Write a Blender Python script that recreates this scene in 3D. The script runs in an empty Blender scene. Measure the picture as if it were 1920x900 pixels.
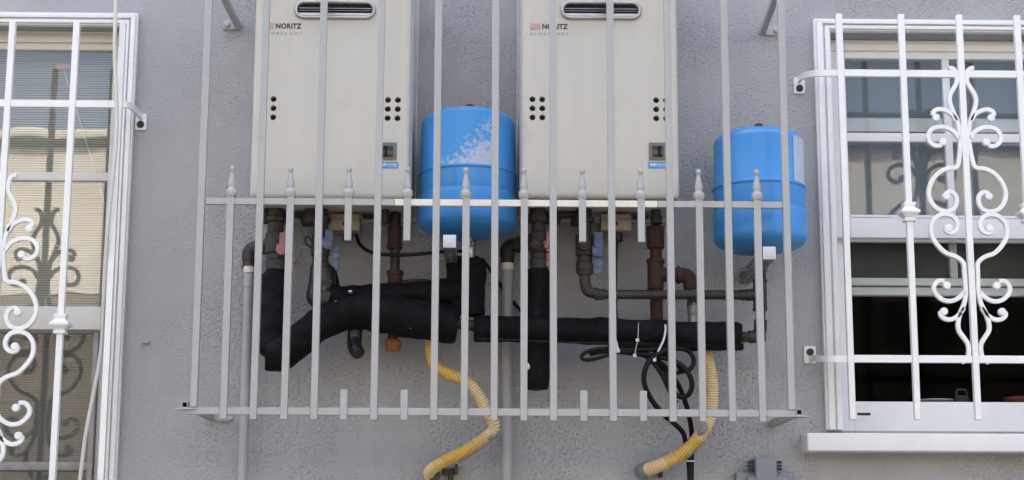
import bpy, bmesh, math, random
from mathutils import Vector, Matrix, noise
random.seed(4)
R = math.radians
S = bpy.context.scene
COL = S.collection

# ------------------------------------------------------------------ camera
CAMD, EYE, F = 3.85, 1.62, 3100.0           # metres to the wall, eye height, focal length in photo pixels
PITCH, YAW, ROLL = R(10.6), R(0.95), R(0.2)
cam_d = bpy.data.cameras.new('camera'); cam = bpy.data.objects.new('camera', cam_d); COL.objects.link(cam)
S.camera = cam
cam_d.sensor_width = 36; cam_d.lens = F / 1920 * 36; cam_d.clip_start = .05; cam_d.clip_end = 400
ROT = Matrix.Rotation(-YAW, 3, 'Z') @ Matrix.Rotation(R(90) + PITCH, 3, 'X') @ Matrix.Rotation(ROLL, 3, 'Z')
cam.location = (0, -CAMD, EYE); cam.rotation_euler = ROT.to_euler()
S.render.resolution_x, S.render.resolution_y = 1024, 480

# ------------------------------------------------------------------ sky, sun, exposure
SUN_EL, SUN_AZ = R(56), R(158)             # azimuth from -Y (street side): the sun stands behind the house, its street wall is in shade
w = bpy.data.worlds.new('World'); S.world = w; w.use_nodes = True
nt = w.node_tree; bg = nt.nodes['Background']
sky = nt.nodes.new('ShaderNodeTexSky'); sky.sky_type = 'NISHITA'; sky.sun_disc = False
sky.sun_elevation = SUN_EL; sky.sun_rotation = math.pi + SUN_AZ
sky.air_density = 1.0; sky.dust_density = 10.0; sky.ozone_density = 0
nt.links.new(sky.outputs[0], bg.inputs[0]); bg.inputs[1].default_value = 0.15
sl = bpy.data.lights.new('sun', 'SUN'); sl.energy = 4.0; sl.angle = R(.5); sl.color = (1, .96, .90)
so = bpy.data.objects.new('sun', sl); COL.objects.link(so)
sd = Vector((math.sin(SUN_AZ) * math.cos(SUN_EL), -math.cos(SUN_AZ) * math.cos(SUN_EL), math.sin(SUN_EL)))
so.rotation_euler = sd.to_track_quat('Z', 'Y').to_euler(); so.location = sd * 20
S.view_settings.view_transform = 'Standard'; S.view_settings.look = 'None'
S.view_settings.exposure = 2.45; S.view_settings.gamma = 1
S.render.engine = 'CYCLES'
S.cycles.max_bounces = 8; S.cycles.transparent_max_bounces = 12

# ------------------------------------------------------------------ measuring: a photo pixel at depth Y -> a point
def P(px, py, Y):
    d = ROT @ Vector(((px - 960) / F, (450 - py) / F, -1))
    t = (Y + CAMD) / d.y
    return Vector((t * d.x, Y, EYE + t * d.z))
def K(Y): return (CAMD + Y) / F             # metres per pixel at depth Y

# ------------------------------------------------------------------ materials
def mat(name, col, rough=.5, metal=0, var=.08, vs=6, bump=0, bs=120, spec=.5, col2=None, mscale=5, mlo=.5, mhi=.6, vary=(1, 1, 1)):
    m = bpy.data.materials.new(name); m.use_nodes = True
    n, l = m.node_tree.nodes, m.node_tree.links; b = n['Principled BSDF']
    tc = n.new('ShaderNodeTexCoord')
    mp = n.new('ShaderNodeMapping'); mp.inputs[3].default_value = vary; l.new(tc.outputs['Object'], mp.inputs[0])
    nz = n.new('ShaderNodeTexNoise'); nz.inputs['Scale'].default_value = vs; nz.inputs['Detail'].default_value = 6
    nz.inputs['Roughness'].default_value = .6; l.new(mp.outputs[0], nz.inputs[0])
    rp = n.new('ShaderNodeValToRGB'); l.new(nz.outputs[0], rp.inputs[0])
    e = rp.color_ramp.elements
    e[0].position = .3; e[1].position = .7
    e[0].color = (*[c * (1 - var) for c in col], 1); e[1].color = (*[min(1, c * (1 + var)) for c in col], 1)
    out = rp.outputs[0]
    if col2:
        n2 = n.new('ShaderNodeTexNoise'); n2.inputs['Scale'].default_value = mscale; n2.inputs['Detail'].default_value = 8
        n2.inputs['Roughness'].default_value = .65; l.new(tc.outputs['Object'], n2.inputs[0])
        r2 = n.new('ShaderNodeValToRGB'); r2.color_ramp.elements[0].position = mlo; r2.color_ramp.elements[1].position = mhi
        l.new(n2.outputs[0], r2.inputs[0])
        mx = n.new('ShaderNodeMix'); mx.data_type = 'RGBA'; l.new(r2.outputs[0], mx.inputs[0])
        l.new(out, mx.inputs[6]); mx.inputs[7].default_value = (*col2, 1); out = mx.outputs[2]
    l.new(out, b.inputs['Base Color'])
    b.inputs['Metallic'].default_value = metal; b.inputs['Specular IOR Level'].default_value = spec
    mr = n.new('ShaderNodeMapRange'); mr.inputs[3].default_value = max(.02, rough - .08); mr.inputs[4].default_value = min(1, rough + .08)
    l.new(nz.outputs[0], mr.inputs[0]); l.new(mr.outputs[0], b.inputs['Roughness'])
    if bump:
        n3 = n.new('ShaderNodeTexNoise'); n3.inputs['Scale'].default_value = bs; n3.inputs['Detail'].default_value = 4
        l.new(tc.outputs['Object'], n3.inputs[0])
        bp = n.new('ShaderNodeBump'); bp.inputs['Distance'].default_value = bump; bp.inputs['Strength'].default_value = 1
        l.new(n3.outputs[0], bp.inputs['Height']); l.new(bp.outputs[0], b.inputs['Normal'])
    return m

M = {}
M['cage'] = mat('grey_gloss_paint', (.37, .372, .355), .45, var=.05, vs=14, bump=.0006, bs=160)
M['railc'] = mat('cream_rail_paint', (.68, .65, .54), .45, var=.06, vs=30)
M['white'] = mat('white_iron_paint', (.79, .80, .765), .38, var=.03, vs=20, bump=.0008, bs=90)
M['trim'] = mat('white_trim_paint', (.76, .765, .74), .45, var=.04, vs=9, bump=.0010, bs=45)
M['cream'] = mat('cream_window_frame', (.66, .65, .60), .4, var=.04, vs=9)
M['trimc'] = mat('aged_white_frame', (.78, .79, .79), .4, var=.05, vs=7)
M['heater'] = mat('ivory_enamel', (.54, .523, .46), .42, var=.035, vs=3, vary=(9, 1, .35), col2=(.46, .435, .365), mscale=7, mlo=.60, mhi=.80)
M['sheet'] = mat('galvanised_side', (.50, .49, .45), .45, var=.08, vs=10)
M['steel'] = mat('stainless', (.42, .42, .41), .32, .9, var=.1, vs=12)
M['galv'] = mat('galvanised_dull', (.055, .05, .042), .65, .4, var=.35, vs=30, bump=.0008, bs=140)
M['galvl'] = mat('galvanised_bright', (.27, .27, .26), .5, .6, var=.25, vs=35)
M['iron'] = mat('black_iron', (.025, .022, .02), .5, .2, var=.4, vs=20, bump=.0008, bs=100, col2=(.07, .045, .032), mscale=14, mlo=.5, mhi=.7)
M['rust'] = mat('rusty_iron', (.055, .020, .012), .75, .1, var=.4, vs=40, bump=.001, bs=120, col2=(.03, .02, .018), mscale=25, mlo=.45, mhi=.65)
M['rusto'] = mat('rust_orange', (.30, .11, .03), .75, .1, var=.4, vs=60, bump=.001, bs=200)
M['grip'] = mat('mid_grey_pipe', (.040, .037, .035), .5, .3, var=.3, vs=18, bump=.0005)
M['foam'] = mat('black_foam', (.004, .004, .0045), .72, var=.5, vs=25, bump=.003, bs=130, spec=.17, col2=(.013, .013, .014), mscale=16, mlo=.52, mhi=.72)
M['tape'] = mat('black_foil_tape', (.012, .013, .014), .35, var=.4, vs=30, bump=.002, bs=80, col2=(.12, .125, .13), mscale=75, mlo=.62, mhi=.66)
M['cable'] = mat('black_rubber', (.003, .003, .003), .45, var=.3, vs=30, spec=.25)
M['black'] = mat('black_plastic', (.01, .01, .01), .5, var=.3)
M['dark'] = mat('dark_cavity', (.02, .02, .02), .8, var=.3)
M['pink'] = mat('faded_red_plastic', (.36, .17, .15), .5, var=.12, vs=40)
M['bluev'] = mat('faded_blue_plastic', (.11, .15, .24), .5, var=.25, vs=50, bump=.0006)
M['box'] = mat('beige_box', (.27, .225, .165), .6, var=.12, vs=20)
M['pvc'] = mat('grey_painted_pipe', (.345, .35, .345), .5, var=.07, vs=8, bump=.0008, bs=60)
M['pvcw'] = mat('white_plastic', (.72, .71, .67), .5, var=.12, vs=30)
M['hosec'] = mat('cream_hose', (.76, .60, .34), .55, var=.12, vs=40, col2=(.62, .42, .16), mscale=40, mlo=.5, mhi=.7)
M['hosey'] = mat('yellow_hose', (.68, .42, .07), .5, var=.15, vs=40, col2=(.66, .50, .22), mscale=30, mlo=.5, mhi=.62)
M['groove'] = mat('ochre_groove', (.38, .22, .05), .7, var=.25, vs=40)
M['mud'] = mat('grey_cement_smear', (.27, .235, .225), .85, var=.3, vs=60, bump=.002, bs=120)
M['obox'] = mat('grey_box_paint', (.20, .225, .25), .45, var=.05, vs=10)
M['display'] = mat('olive_bezel', (.13, .13, .10), .4, var=.1)
M['lcd'] = mat('black_glass', (.008, .008, .01), .15, var=.1)
M['stick'] = mat('blue_sticker', (.04, .27, .60), .4, var=.05)
M['ink'] = mat('black_ink', (.02, .02, .025), .6)
M['inkg'] = mat('grey_ink', (.22, .22, .21), .6)
M['badge'] = mat('faded_red_badge', (.50, .30, .25), .5, var=.15, vs=60)
M['badgel'] = mat('faded_badge_letter', (.56, .45, .38), .5)
M['whitep'] = mat('white_print', (.8, .85, .9), .5)
M['tag'] = mat('salmon_tag', (.75, .38, .30), .6)
M['cord'] = mat('off_white_cord', (.62, .61, .56), .6, var=.08, vs=12, bump=.0006)
M['blind'] = mat('beige_blind', (.60, .545, .43), .5, var=.04, vs=3)
M['shade'] = mat('grey_roller_shade', (.20, .225, .25), .8, var=.05, vs=3)
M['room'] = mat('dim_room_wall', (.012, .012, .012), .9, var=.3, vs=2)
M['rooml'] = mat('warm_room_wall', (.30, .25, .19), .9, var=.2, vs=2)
M['innerd'] = mat('inner_panel_paint', (.06, .06, .06), .7, var=.2, vs=9)
M['inner'] = mat('inner_beam_paint', (.75, .74, .70), .6, var=.1)
M['red'] = mat('dull_red_plastic', (.30, .05, .05), .4)
M['pave'] = mat('pavement', (.09, .085, .075), .85, var=.2, vs=4, bump=.003, bs=60)
M['asphalt'] = mat('asphalt', (.05, .05, .052), .9, var=.25, vs=8, bump=.004, bs=90)
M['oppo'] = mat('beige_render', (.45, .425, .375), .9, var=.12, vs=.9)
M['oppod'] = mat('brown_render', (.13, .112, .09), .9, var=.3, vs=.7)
M['roof'] = mat('dark_roof', (.04, .04, .042), .8, var=.3, vs=2)
M['capm'] = mat('grey_white_cap', (.52, .53, .54), .5, var=.06, vs=30)
M['tie'] = mat('white_nylon', (.62, .62, .60), .4)
M['led'] = mat('lead_patch', (.33, .34, .38), .8, var=.1, bump=.001)

def blue_tank():
    m = mat('blue_tank_paint', (.048, .26, .61), .36, var=.06, vs=5, bump=.0003, bs=60); m.name = 'blue_tank_paint'
    return m
M['blue'] = blue_tank()
def residue(seed, lo, hi, zm, kx=2.6, kz=3.0):
    """label glue residue: pale, torn, with the tank's blue showing between"""
    m = bpy.data.materials.new('torn_label'); m.use_nodes = True
    n, l = m.node_tree.nodes, m.node_tree.links; b = n['Principled BSDF']
    tc = n.new('ShaderNodeTexCoord'); mp = n.new('ShaderNodeMapping'); mp.inputs[1].default_value = (seed, 0, seed); l.new(tc.outputs['Object'], mp.inputs[0])
    nz = n.new('ShaderNodeTexNoise'); nz.inputs['Scale'].default_value = 85; nz.inputs['Detail'].default_value = 9; nz.inputs['Roughness'].default_value = .7
    l.new(mp.outputs[0], nz.inputs[0])
    sx = n.new('ShaderNodeSeparateXYZ'); l.new(tc.outputs['Object'], sx.inputs[0])
    a = n.new('ShaderNodeMath'); a.operation = 'MULTIPLY_ADD'; l.new(sx.outputs[0], a.inputs[0]); a.inputs[1].default_value = kx; l.new(nz.outputs[0], a.inputs[2])
    b2 = n.new('ShaderNodeMath'); b2.operation = 'MULTIPLY_ADD'; l.new(sx.outputs[2], b2.inputs[0]); b2.inputs[1].default_value = -kz
    a3 = n.new('ShaderNodeMath'); l.new(a.outputs[0], a3.inputs[0]); a3.inputs[1].default_value = kz * zm; l.new(a3.outputs[0], b2.inputs[2])
    rp = n.new('ShaderNodeValToRGB'); l.new(b2.outputs[0], rp.inputs[0])
    e = rp.color_ramp.elements; e[0].position = lo; e[1].position = hi
    e[0].color = (.06, .295, .64, 1); e[1].color = (.43, .50, .60, 1)
    l.new(rp.outputs[0], b.inputs['Base Color']); b.inputs['Roughness'].default_value = .7
    return m

def stucco():
    m = bpy.data.materials.new('painted_stucco'); m.use_nodes = True
    n, l = m.node_tree.nodes, m.node_tree.links; b = n['Principled BSDF']
    tc = n.new('ShaderNodeTexCoord')
    def N(scale, det=4, ro=.5, dist=0, st=(1, 1, 1)):
        mp = n.new('ShaderNodeMapping'); mp.inputs[3].default_value = st; l.new(tc.outputs['Object'], mp.inputs[0])
        x = n.new('ShaderNodeTexNoise'); x.inputs['Scale'].default_value = scale; x.inputs['Detail'].default_value = det
        x.inputs['Roughness'].default_value = ro; x.inputs['Distortion'].default_value = dist; l.new(mp.outputs[0], x.inputs[0]); return x.outputs[0]
    def ramp(i, a, c, ca=0, cb=1):
        r = n.new('ShaderNodeMapRange'); r.inputs[1].default_value = a; r.inputs[2].default_value = c
        r.inputs[3].default_value = ca; r.inputs[4].default_value = cb; l.new(i, r.inputs[0]); return r.outputs[0]
    def mth(op, a, c):
        x = n.new('ShaderNodeMath'); x.operation = op
        for k, v in enumerate((a, c)):
            if isinstance(v, (int, float)): x.inputs[k].default_value = v
            else: l.new(v, x.inputs[k])
        return x.outputs[0]
    lumps = ramp(N(145, 2.5, .5, .2, (1, 1, 1.25)), .50, .82)
    fine = N(230, 3, .6)
    wide = N(7, 3, .5)
    amt = ramp(N(4.5, 3, .6), .34, .62, .18, 1.0)            # smoother and rougher areas of the render coat
    sx = n.new('ShaderNodeSeparateXYZ'); l.new(tc.outputs['Object'], sx.inputs[0])
    left = ramp(sx.outputs[0], -.80, -.50, .45, 1.0)          # the trowelled side by the left window
    h = mth('MULTIPLY', mth('MULTIPLY', lumps, amt), left)
    h = mth('ADD', h, mth('MULTIPLY', fine, .07))
    h = mth('ADD', h, mth('MULTIPLY', wide, .8))
    # hairline cracks, upper left
    vo = n.new('ShaderNodeTexVoronoi'); vo.feature = 'DISTANCE_TO_EDGE'; vo.inputs['Scale'].default_value = 7
    mp = n.new('ShaderNodeMapping'); l.new(tc.outputs['Object'], mp.inputs[0])
    nn = n.new('ShaderNodeTexNoise'); nn.inputs['Scale'].default_value = 9; nn.inputs['Detail'].default_value = 5; l.new(tc.outputs['Object'], nn.inputs[0])
    va = n.new('ShaderNodeMix'); va.data_type = 'VECTOR'; va.inputs[0].default_value = .12; l.new(mp.outputs[0], va.inputs[4]); l.new(nn.outputs[1], va.inputs[5])
    l.new(va.outputs[1], vo.inputs[0])
    crack = ramp(vo.outputs[0], .0, .012, 1, 0)
    cm = mth('MULTIPLY', crack, ramp(N(2.1, 2), .52, .62))
    h = mth('SUBTRACT', h, mth('MULTIPLY', cm, .07))
    bp = n.new('ShaderNodeBump'); bp.inputs['Distance'].default_value = .0042; bp.inputs['Strength'].default_value = 1
    l.new(h, bp.inputs['Height']); l.new(bp.outputs[0], b.inputs['Normal'])
    rp = n.new('ShaderNodeValToRGB'); l.new(N(2.2, 7, .62, 0, (1.6, 1, .7)), rp.inputs[0])
    e = rp.color_ramp.elements; e[0].position = .32; e[1].position = .68
    e[0].color = (.312, .318, .318, 1); e[1].color = (.382, .389, .388, 1)
    # dirt patches, plus fine dark specks painted as the shade of small pits
    pit = ramp(N(26, 5, .6), .69, .74, 0, .35)
    pit = mth('MAXIMUM', pit, mth('MULTIPLY', ramp(N(120, 3, .55), .68, .76, 0, .35), amt))
    mx = n.new('ShaderNodeMix'); mx.data_type = 'RGBA'; l.new(pit, mx.inputs[0]); l.new(rp.outputs[0], mx.inputs[6]); mx.inputs[7].default_value = (.25, .25, .26, 1)
    l.new(mx.outputs[2], b.inputs['Base Color'])
    b.inputs['Roughness'].default_value = .62
    return m
M['stucco'] = stucco()

def glass(name, refl, tint, rough=0.0):
    m = bpy.data.materials.new(name); m.use_nodes = True
    n, l = m.node_tree.nodes, m.node_tree.links
    n.remove(n['Principled BSDF']); out = n['Material Output']
    t = n.new('ShaderNodeBsdfTransparent'); t.inputs[0].default_value = (*tint, 1)
    g = n.new('ShaderNodeBsdfGlossy'); g.inputs['Roughness'].default_value = rough
    tc = n.new('ShaderNodeTexCoord'); nz = n.new('ShaderNodeTexNoise'); nz.inputs['Scale'].default_value = 3.5; l.new(tc.outputs['Object'], nz.inputs[0])
    bp = n.new('ShaderNodeBump'); bp.inputs['Distance'].default_value = .0006; l.new(nz.outputs[0], bp.inputs['Height']); l.new(bp.outputs[0], g.inputs['Normal'])
    lw = n.new('ShaderNodeLayerWeight'); lw.inputs[0].default_value = .5
    fr = n.new('ShaderNodeMath'); fr.operation = 'POWER'; l.new(lw.outputs['Facing'], fr.inputs[0]); fr.inputs[1].default_value = 4
    ad = n.new('ShaderNodeMath'); ad.operation = 'MULTIPLY_ADD'; ad.use_clamp = True; l.new(fr.outputs[0], ad.inputs[0]); ad.inputs[1].default_value = .7; ad.inputs[2].default_value = refl
    mx = n.new('ShaderNodeMixShader'); l.new(ad.outputs[0], mx.inputs[0]); l.new(t.outputs[0], mx.inputs[1]); l.new(g.outputs[0], mx.inputs[2])
    l.new(mx.outputs[0], out.inputs[0])
    return m
M['glass'] = glass('window_glass', .042, (.93, .95, .95))
M['glassl'] = glass('window_glass_lower', .002, (.9, .92, .92))
M['glassu'] = glass('window_glass_upper', .085, (.93, .95, .95))
M['glassm'] = glass('window_glass_mid', .13, (.9, .92, .92))
def screen():
    m = bpy.data.materials.new('insect_mesh'); m.use_nodes = True
    n, l = m.node_tree.nodes, m.node_tree.links; b = n['Principled BSDF']
    b.inputs['Base Color'].default_value = (.06, .06, .055, 1); b.inputs['Roughness'].default_value = .6
    t = n.new('ShaderNodeBsdfTransparent'); mx = n.new('ShaderNodeMixShader')
    nz = n.new('ShaderNodeTexNoise'); nz.inputs['Scale'].default_value = 6
    mr = n.new('ShaderNodeMapRange'); mr.inputs[3].default_value = .30; mr.inputs[4].default_value = .38; l.new(nz.outputs[0], mr.inputs[0])
    l.new(mr.outputs[0], mx.inputs[0]); l.new(t.outputs[0], mx.inputs[1]); l.new(b.outputs[0], mx.inputs[2])
    l.new(mx.outputs[0], n['Material Output'].inputs[0]); return m
M['screen'] = screen()

# ------------------------------------------------------------------ building helpers
def empty(name, label, cat, loc, group=None):
    o = bpy.data.objects.new(name, None); COL.objects.link(o); o.location = loc
    o.empty_display_size = .05; o['label'] = label; o['category'] = cat
    if group: o['group'] = group
    return o
def tag(o, label, cat, group=None):
    o['label'] = label; o['category'] = cat
    if group: o['group'] = group
    return o
class MB:
    """collects shapes in world coordinates; build() links them as ONE mesh object"""
    def __init__(s): s.bm = bmesh.new()
    def box(s, x0, x1, y0, y1, z0, z1, bev=0, seg=2, mi=0):
        b = bmesh.new(); bmesh.ops.create_cube(b, size=1)
        for v in b.verts: v.co = Vector(((x0 + x1) / 2 + v.co.x * abs(x1 - x0), (y0 + y1) / 2 + v.co.y * abs(y1 - y0), (z0 + z1) / 2 + v.co.z * abs(z1 - z0)))
        if bev: bmesh.ops.bevel(b, geom=b.edges[:], offset=bev, segments=seg, profile=.6, affect='EDGES', clamp_overlap=True)
        return s.add(b, mi)
    def add(s, b, mi=0):
        me = bpy.data.meshes.new('t')
        for f in b.faces:
            if mi: f.material_index = mi
        b.to_mesh(me); s.bm.from_mesh(me); bpy.data.meshes.remove(me); b.free(); return s
    def beam(s, a, b_, wd, dp, bev=.001):
        """square-section bar from a to b_"""
        a, b_ = Vector(a), Vector(b_); t = (b_ - a); L = t.length; q = t.to_track_quat('Z', 'Y')
        b = bmesh.new(); bmesh.ops.create_cube(b, size=1)
        for v in b.verts: v.co = Vector((v.co.x * wd, v.co.y * dp, v.co.z * L))
        if bev: bmesh.ops.bevel(b, geom=b.edges[:], offset=bev, segments=1, affect='EDGES')
        for v in b.verts: v.co = q @ v.co + (a + b_) / 2
        return s.add(b)
    def sweep(s, pts, sec, radii=None, mis=None, caps=True, planar=False):
        """sec: list of (u,v); pts world; radii multiplies sec per ring; mis: material index per ring"""
        pts = [Vector(p) for p in pts]; n = len(pts); rings = []
        t0 = (pts[1] - pts[0]).normalized()
        ref = Vector((0, 1, 0)) if planar or abs(t0.y) < .9 else Vector((1, 0, 0))
        u = ref.cross(t0).normalized()
        for i in range(n):
            t = (pts[min(i + 1, n - 1)] - pts[max(i - 1, 0)]).normalized()
            if planar: u = Vector((0, 1, 0)).cross(t).normalized()
            else: u = (u - t * u.dot(t)).normalized()
            v = t.cross(u)
            r = 1 if radii is None else radii[i]
            rings.append([s.bm.verts.new(pts[i] + u * (a * r) + v * (b * r)) for a, b in sec])
        m = len(sec)
        for i in range(n - 1):
            for k in range(m):
                f = s.bm.faces.new((rings[i][k], rings[i][(k + 1) % m], rings[i + 1][(k + 1) % m], rings[i + 1][k]))
                if mis: f.material_index = mis[i]
        if caps:
            s.bm.faces.new(rings[0][::-1]); s.bm.faces.new(rings[-1])
        return s
    def tube(s, pts, r, n=16, radii=None, mis=None, caps=True):
        return s.sweep(pts, [(math.cos(2 * math.pi * k / n) * r, math.sin(2 * math.pi * k / n) * r) for k in range(n)], radii, mis, caps)
    def lathe(s, prof, c, axis='Z', n=32, rot=0, sy=1):
        """prof: (radius, height) list"""
        c = Vector(c); rings = []
        for r, h in prof:
            if r < 1e-6: rings.append(None)
            ring = []
            for k in range(n):
                a = 2 * math.pi * k / n + rot; x, y = r * math.cos(a), r * math.sin(a) * sy
                p = {'Z': Vector((x, y, h)), 'Y': Vector((x, h, y)), 'X': Vector((h, x, y))}[axis]
                ring.append(c + p)
            if r < 1e-6: rings[-1] = s.bm.verts.new(ring[0])
            else: rings.append([s.bm.verts.new(p) for p in ring])
        for i in range(len(rings) - 1):
            A, B = rings[i], rings[i + 1]
            for k in range(n):
                k2 = (k + 1) % n
                if isinstance(A, list) and isinstance(B, list): s.bm.faces.new((A[k], A[k2], B[k2], B[k]))
                elif isinstance(A, list): s.bm.faces.new((A[k], A[k2], B))
                elif isinstance(B, list): s.bm.faces.new((A, B[k2], B[k]))
        if isinstance(rings[0], list): s.bm.faces.new(rings[0][::-1])
        if isinstance(rings[-1], list): s.bm.faces.new(rings[-1])
        return s
    def poly(s, pts, y0, y1):
        """prism of an XZ outline between y0 and y1"""
        A = [s.bm.verts.new((x, y0, z)) for x, z in pts]; B = [s.bm.verts.new((x, y1, z)) for x, z in pts]
        s.bm.faces.new(A); s.bm.faces.new(B[::-1]); n = len(pts)
        for k in range(n): s.bm.faces.new((A[k], B[k], B[(k + 1) % n], A[(k + 1) % n]))
        return s
    def build(s, name, m, parent=None, smooth=40, origin=None):
        bmesh.ops.recalc_face_normals(s.bm, faces=s.bm.faces[:])
        if smooth:
            for f in s.bm.faces: f.smooth = True
            for e in s.bm.edges:
                if len(e.link_faces) != 2 or e.calc_face_angle(0) > R(smooth): e.smooth = False
        o0 = Vector(origin) if origin is not None else (world_of(parent) if parent else Vector((0, 0, 0)))
        for v in s.bm.verts: v.co -= o0
        me = bpy.data.meshes.new(name); s.bm.to_mesh(me); s.bm.free()
        for mm in (m if isinstance(m, (list, tuple)) else [m]): me.materials.append(M[mm] if isinstance(mm, str) else mm)
        o = bpy.data.objects.new(name, me); COL.objects.link(o)
        if parent: o.parent = parent; o.location = o0 - world_of(parent)
        else: o.location = o0
        return o
def world_of(o):
    p = Vector((0, 0, 0))
    while o: p += Vector(o.location); o = o.parent
    return p
def copy_tree(o, parent=None, loc=None):
    c = o.copy(); COL.objects.link(c); c.parent = parent
    if loc is not None: c.location = loc
    for ch in list(o.children): copy_tree(ch, c)
    return c
def instance(o, name, loc, parent):
    c = o.copy(); c.name = name; COL.objects.link(c); c.parent = parent; c.location = loc; return c
def cat_rom(pts, sub=6):
    pts = [Vector(p) for p in pts]; out = []
    q = [pts[0] * 2 - pts[1]] + pts + [pts[-1] * 2 - pts[-2]]
    for i in range(1, len(q) - 2):
        a, b, c, d = q[i - 1:i + 3]
        for k in range(sub):
            t = k / sub
            out.append(.5 * ((2 * b) + (c - a) * t + (2 * a - 5 * b + 4 * c - d) * t * t + (3 * b - 3 * c + d - a) * t ** 3))
    out.append(pts[-1]); return out
def resample(pts, step):
    L = [0]
    for a, b in zip(pts, pts[1:]): L.append(L[-1] + (b - a).length)
    n = max(2, int(L[-1] / step)); out = []; j = 0
    for i in range(n + 1):
        d = L[-1] * i / n
        while j < len(L) - 2 and L[j + 1] < d: j += 1
        f = (d - L[j]) / max(1e-9, L[j + 1] - L[j]); out.append(pts[j].lerp(pts[j + 1], min(1, f)))
    return out
def PP(l): return [P(*a) for a in l]
def text(name, body, x0, x1, z0, z1, y, m, parent, bold=0, space=1):
    c = bpy.data.curves.new(name, 'FONT'); c.body = body; c.extrude = .0002; c.offset = bold; c.space_character = space
    t = bpy.data.objects.new('t', c); COL.objects.link(t)
    dg = bpy.context.evaluated_depsgraph_get(); me = bpy.data.meshes.new_from_object(t.evaluated_get(dg))
    bpy.data.objects.remove(t)
    xs = [v.co.x for v in me.vertices]; ys = [v.co.y for v in me.vertices]
    ax, bx, ay, by = min(xs), max(xs), min(ys), max(ys); o0 = world_of(parent)
    for v in me.vertices:
        X = x0 + (v.co.x - ax) / (bx - ax) * (x1 - x0); Z = z0 + (v.co.y - ay) / (by - ay) * (z1 - z0)
        v.co = Vector((X, y - v.co.z, Z)) - o0
    me.materials.clear(); me.materials.append(M[m]); me.name = name
    o = bpy.data.objects.new(name, me); COL.objects.link(o); o.parent = parent
    return o
def cut(o, cutter_mb):
    cm = cutter_mb.build('cutter', 'dark', None, 0); cm.location = (0, 0, 0)
    cm.data.transform(Matrix.Translation(-world_of(o)))
    cm.location = world_of(o)
    md = o.modifiers.new('cut', 'BOOLEAN'); md.object = cm; md.operation = 'DIFFERENCE'; md.solver = 'EXACT'
    bpy.context.view_layer.update()
    dg = bpy.context.evaluated_depsgraph_get(); me = bpy.data.meshes.new_from_object(o.evaluated_get(dg))
    o.modifiers.clear(); old = o.data; me.name = old.name; o.data = me; bpy.data.meshes.remove(old)
    c = cm.data; bpy.data.objects.remove(cm); bpy.data.meshes.remove(c)

# ------------------------------------------------------------------ window openings (measured)
RCX = P(1815, 400, -.12).x                              # middle of the right window
LCX = P(7, 330, -.12).x                                 # middle of the left window
WR = dict(x0=P(1577, 600, -.03).x, zt=P(1700, 56, -.03).z, zb=P(1600, 806, -.03).z)
WR['x1'] = 2 * RCX - WR['x0']
WL = dict(x1=P(213, 450, -.03).x, zt=P(120, 44, -.03).z); WL['x0'] = 2 * LCX - WL['x1']; WL['zb'] = WL['zt'] - (WR['zt'] - WR['zb']) * 1.36

# ------------------------------------------------------------------ setting
def structure(o): o['kind'] = 'structure'; return o
structure(MB().box(-30, 30, -2.2, 1.2, -.3, 0).build('pavement', 'pave', smooth=0))
structure(MB().box(-30, 30, -2.35, -2.203, -.3, .002, .012).build('kerb', 'pave', smooth=0))
structure(MB().box(-60, 60, -60, -2.353, -.32, -.12).build('road', 'asphalt', smooth=0))
hw = MB()
xs = [-7, WL['x0'], WL['x1'], WR['x0'], WR['x1'], 7]; zs_l = [0, WL['zb'], WL['zt'], 5.4]; zs_r = [0, WR['zb'], WR['zt'], 5.4]
def wall_face(x0, x1, z0, z1):
    vs = [hw.bm.verts.new(p) for p in ((x0, 0, z0), (x1, 0, z0), (x1, 0, z1), (x0, 0, z1))]; hw.bm.faces.new(vs)
wall_face(xs[0], xs[1], 0, 5.4); wall_face(xs[2], xs[3], 0, 5.4); wall_face(xs[4], xs[5], 0, 5.4)
for W in (WL, WR):
    wall_face(W['x0'], W['x1'], 0, W['zb']); wall_face(W['x0'], W['x1'], W['zt'], 5.4)
    a = [(W['x0'], W['zb']), (W['x1'], W['zb']), (W['x1'], W['zt']), (W['x0'], W['zt'])]
    for k in range(4):
        (xa, za), (xb, zb) = a[k], a[(k + 1) % 4]
        hw.bm.faces.new([hw.bm.verts.new(p) for p in ((xa, 0, za), (xb, 0, zb), (xb, .26, zb), (xa, .26, za))])
for q in (((-7, 0, 5.4), (7, 0, 5.4), (7, 4, 5.4), (-7, 4, 5.4)), ((-7, 0, 0), (-7, 0, 5.4), (-7, 4, 5.4), (-7, 4, 0)), ((7, 0, 0), (7, 0, 5.4), (7, 4, 5.4), (7, 4, 0)),
          ((-7, 4, 0), (7, 4, 0), (7, 4, 5.4), (-7, 4, 5.4))):
    hw.bm.faces.new([hw.bm.verts.new(p) for p in q])
bmesh.ops.remove_doubles(hw.bm, verts=hw.bm.verts[:], dist=1e-5)
house = hw.build('house_wall', 'stucco', smooth=0)
tag(house, 'pale blue grey stuccoed house wall that carries the heaters and windows', 'wall')
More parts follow.
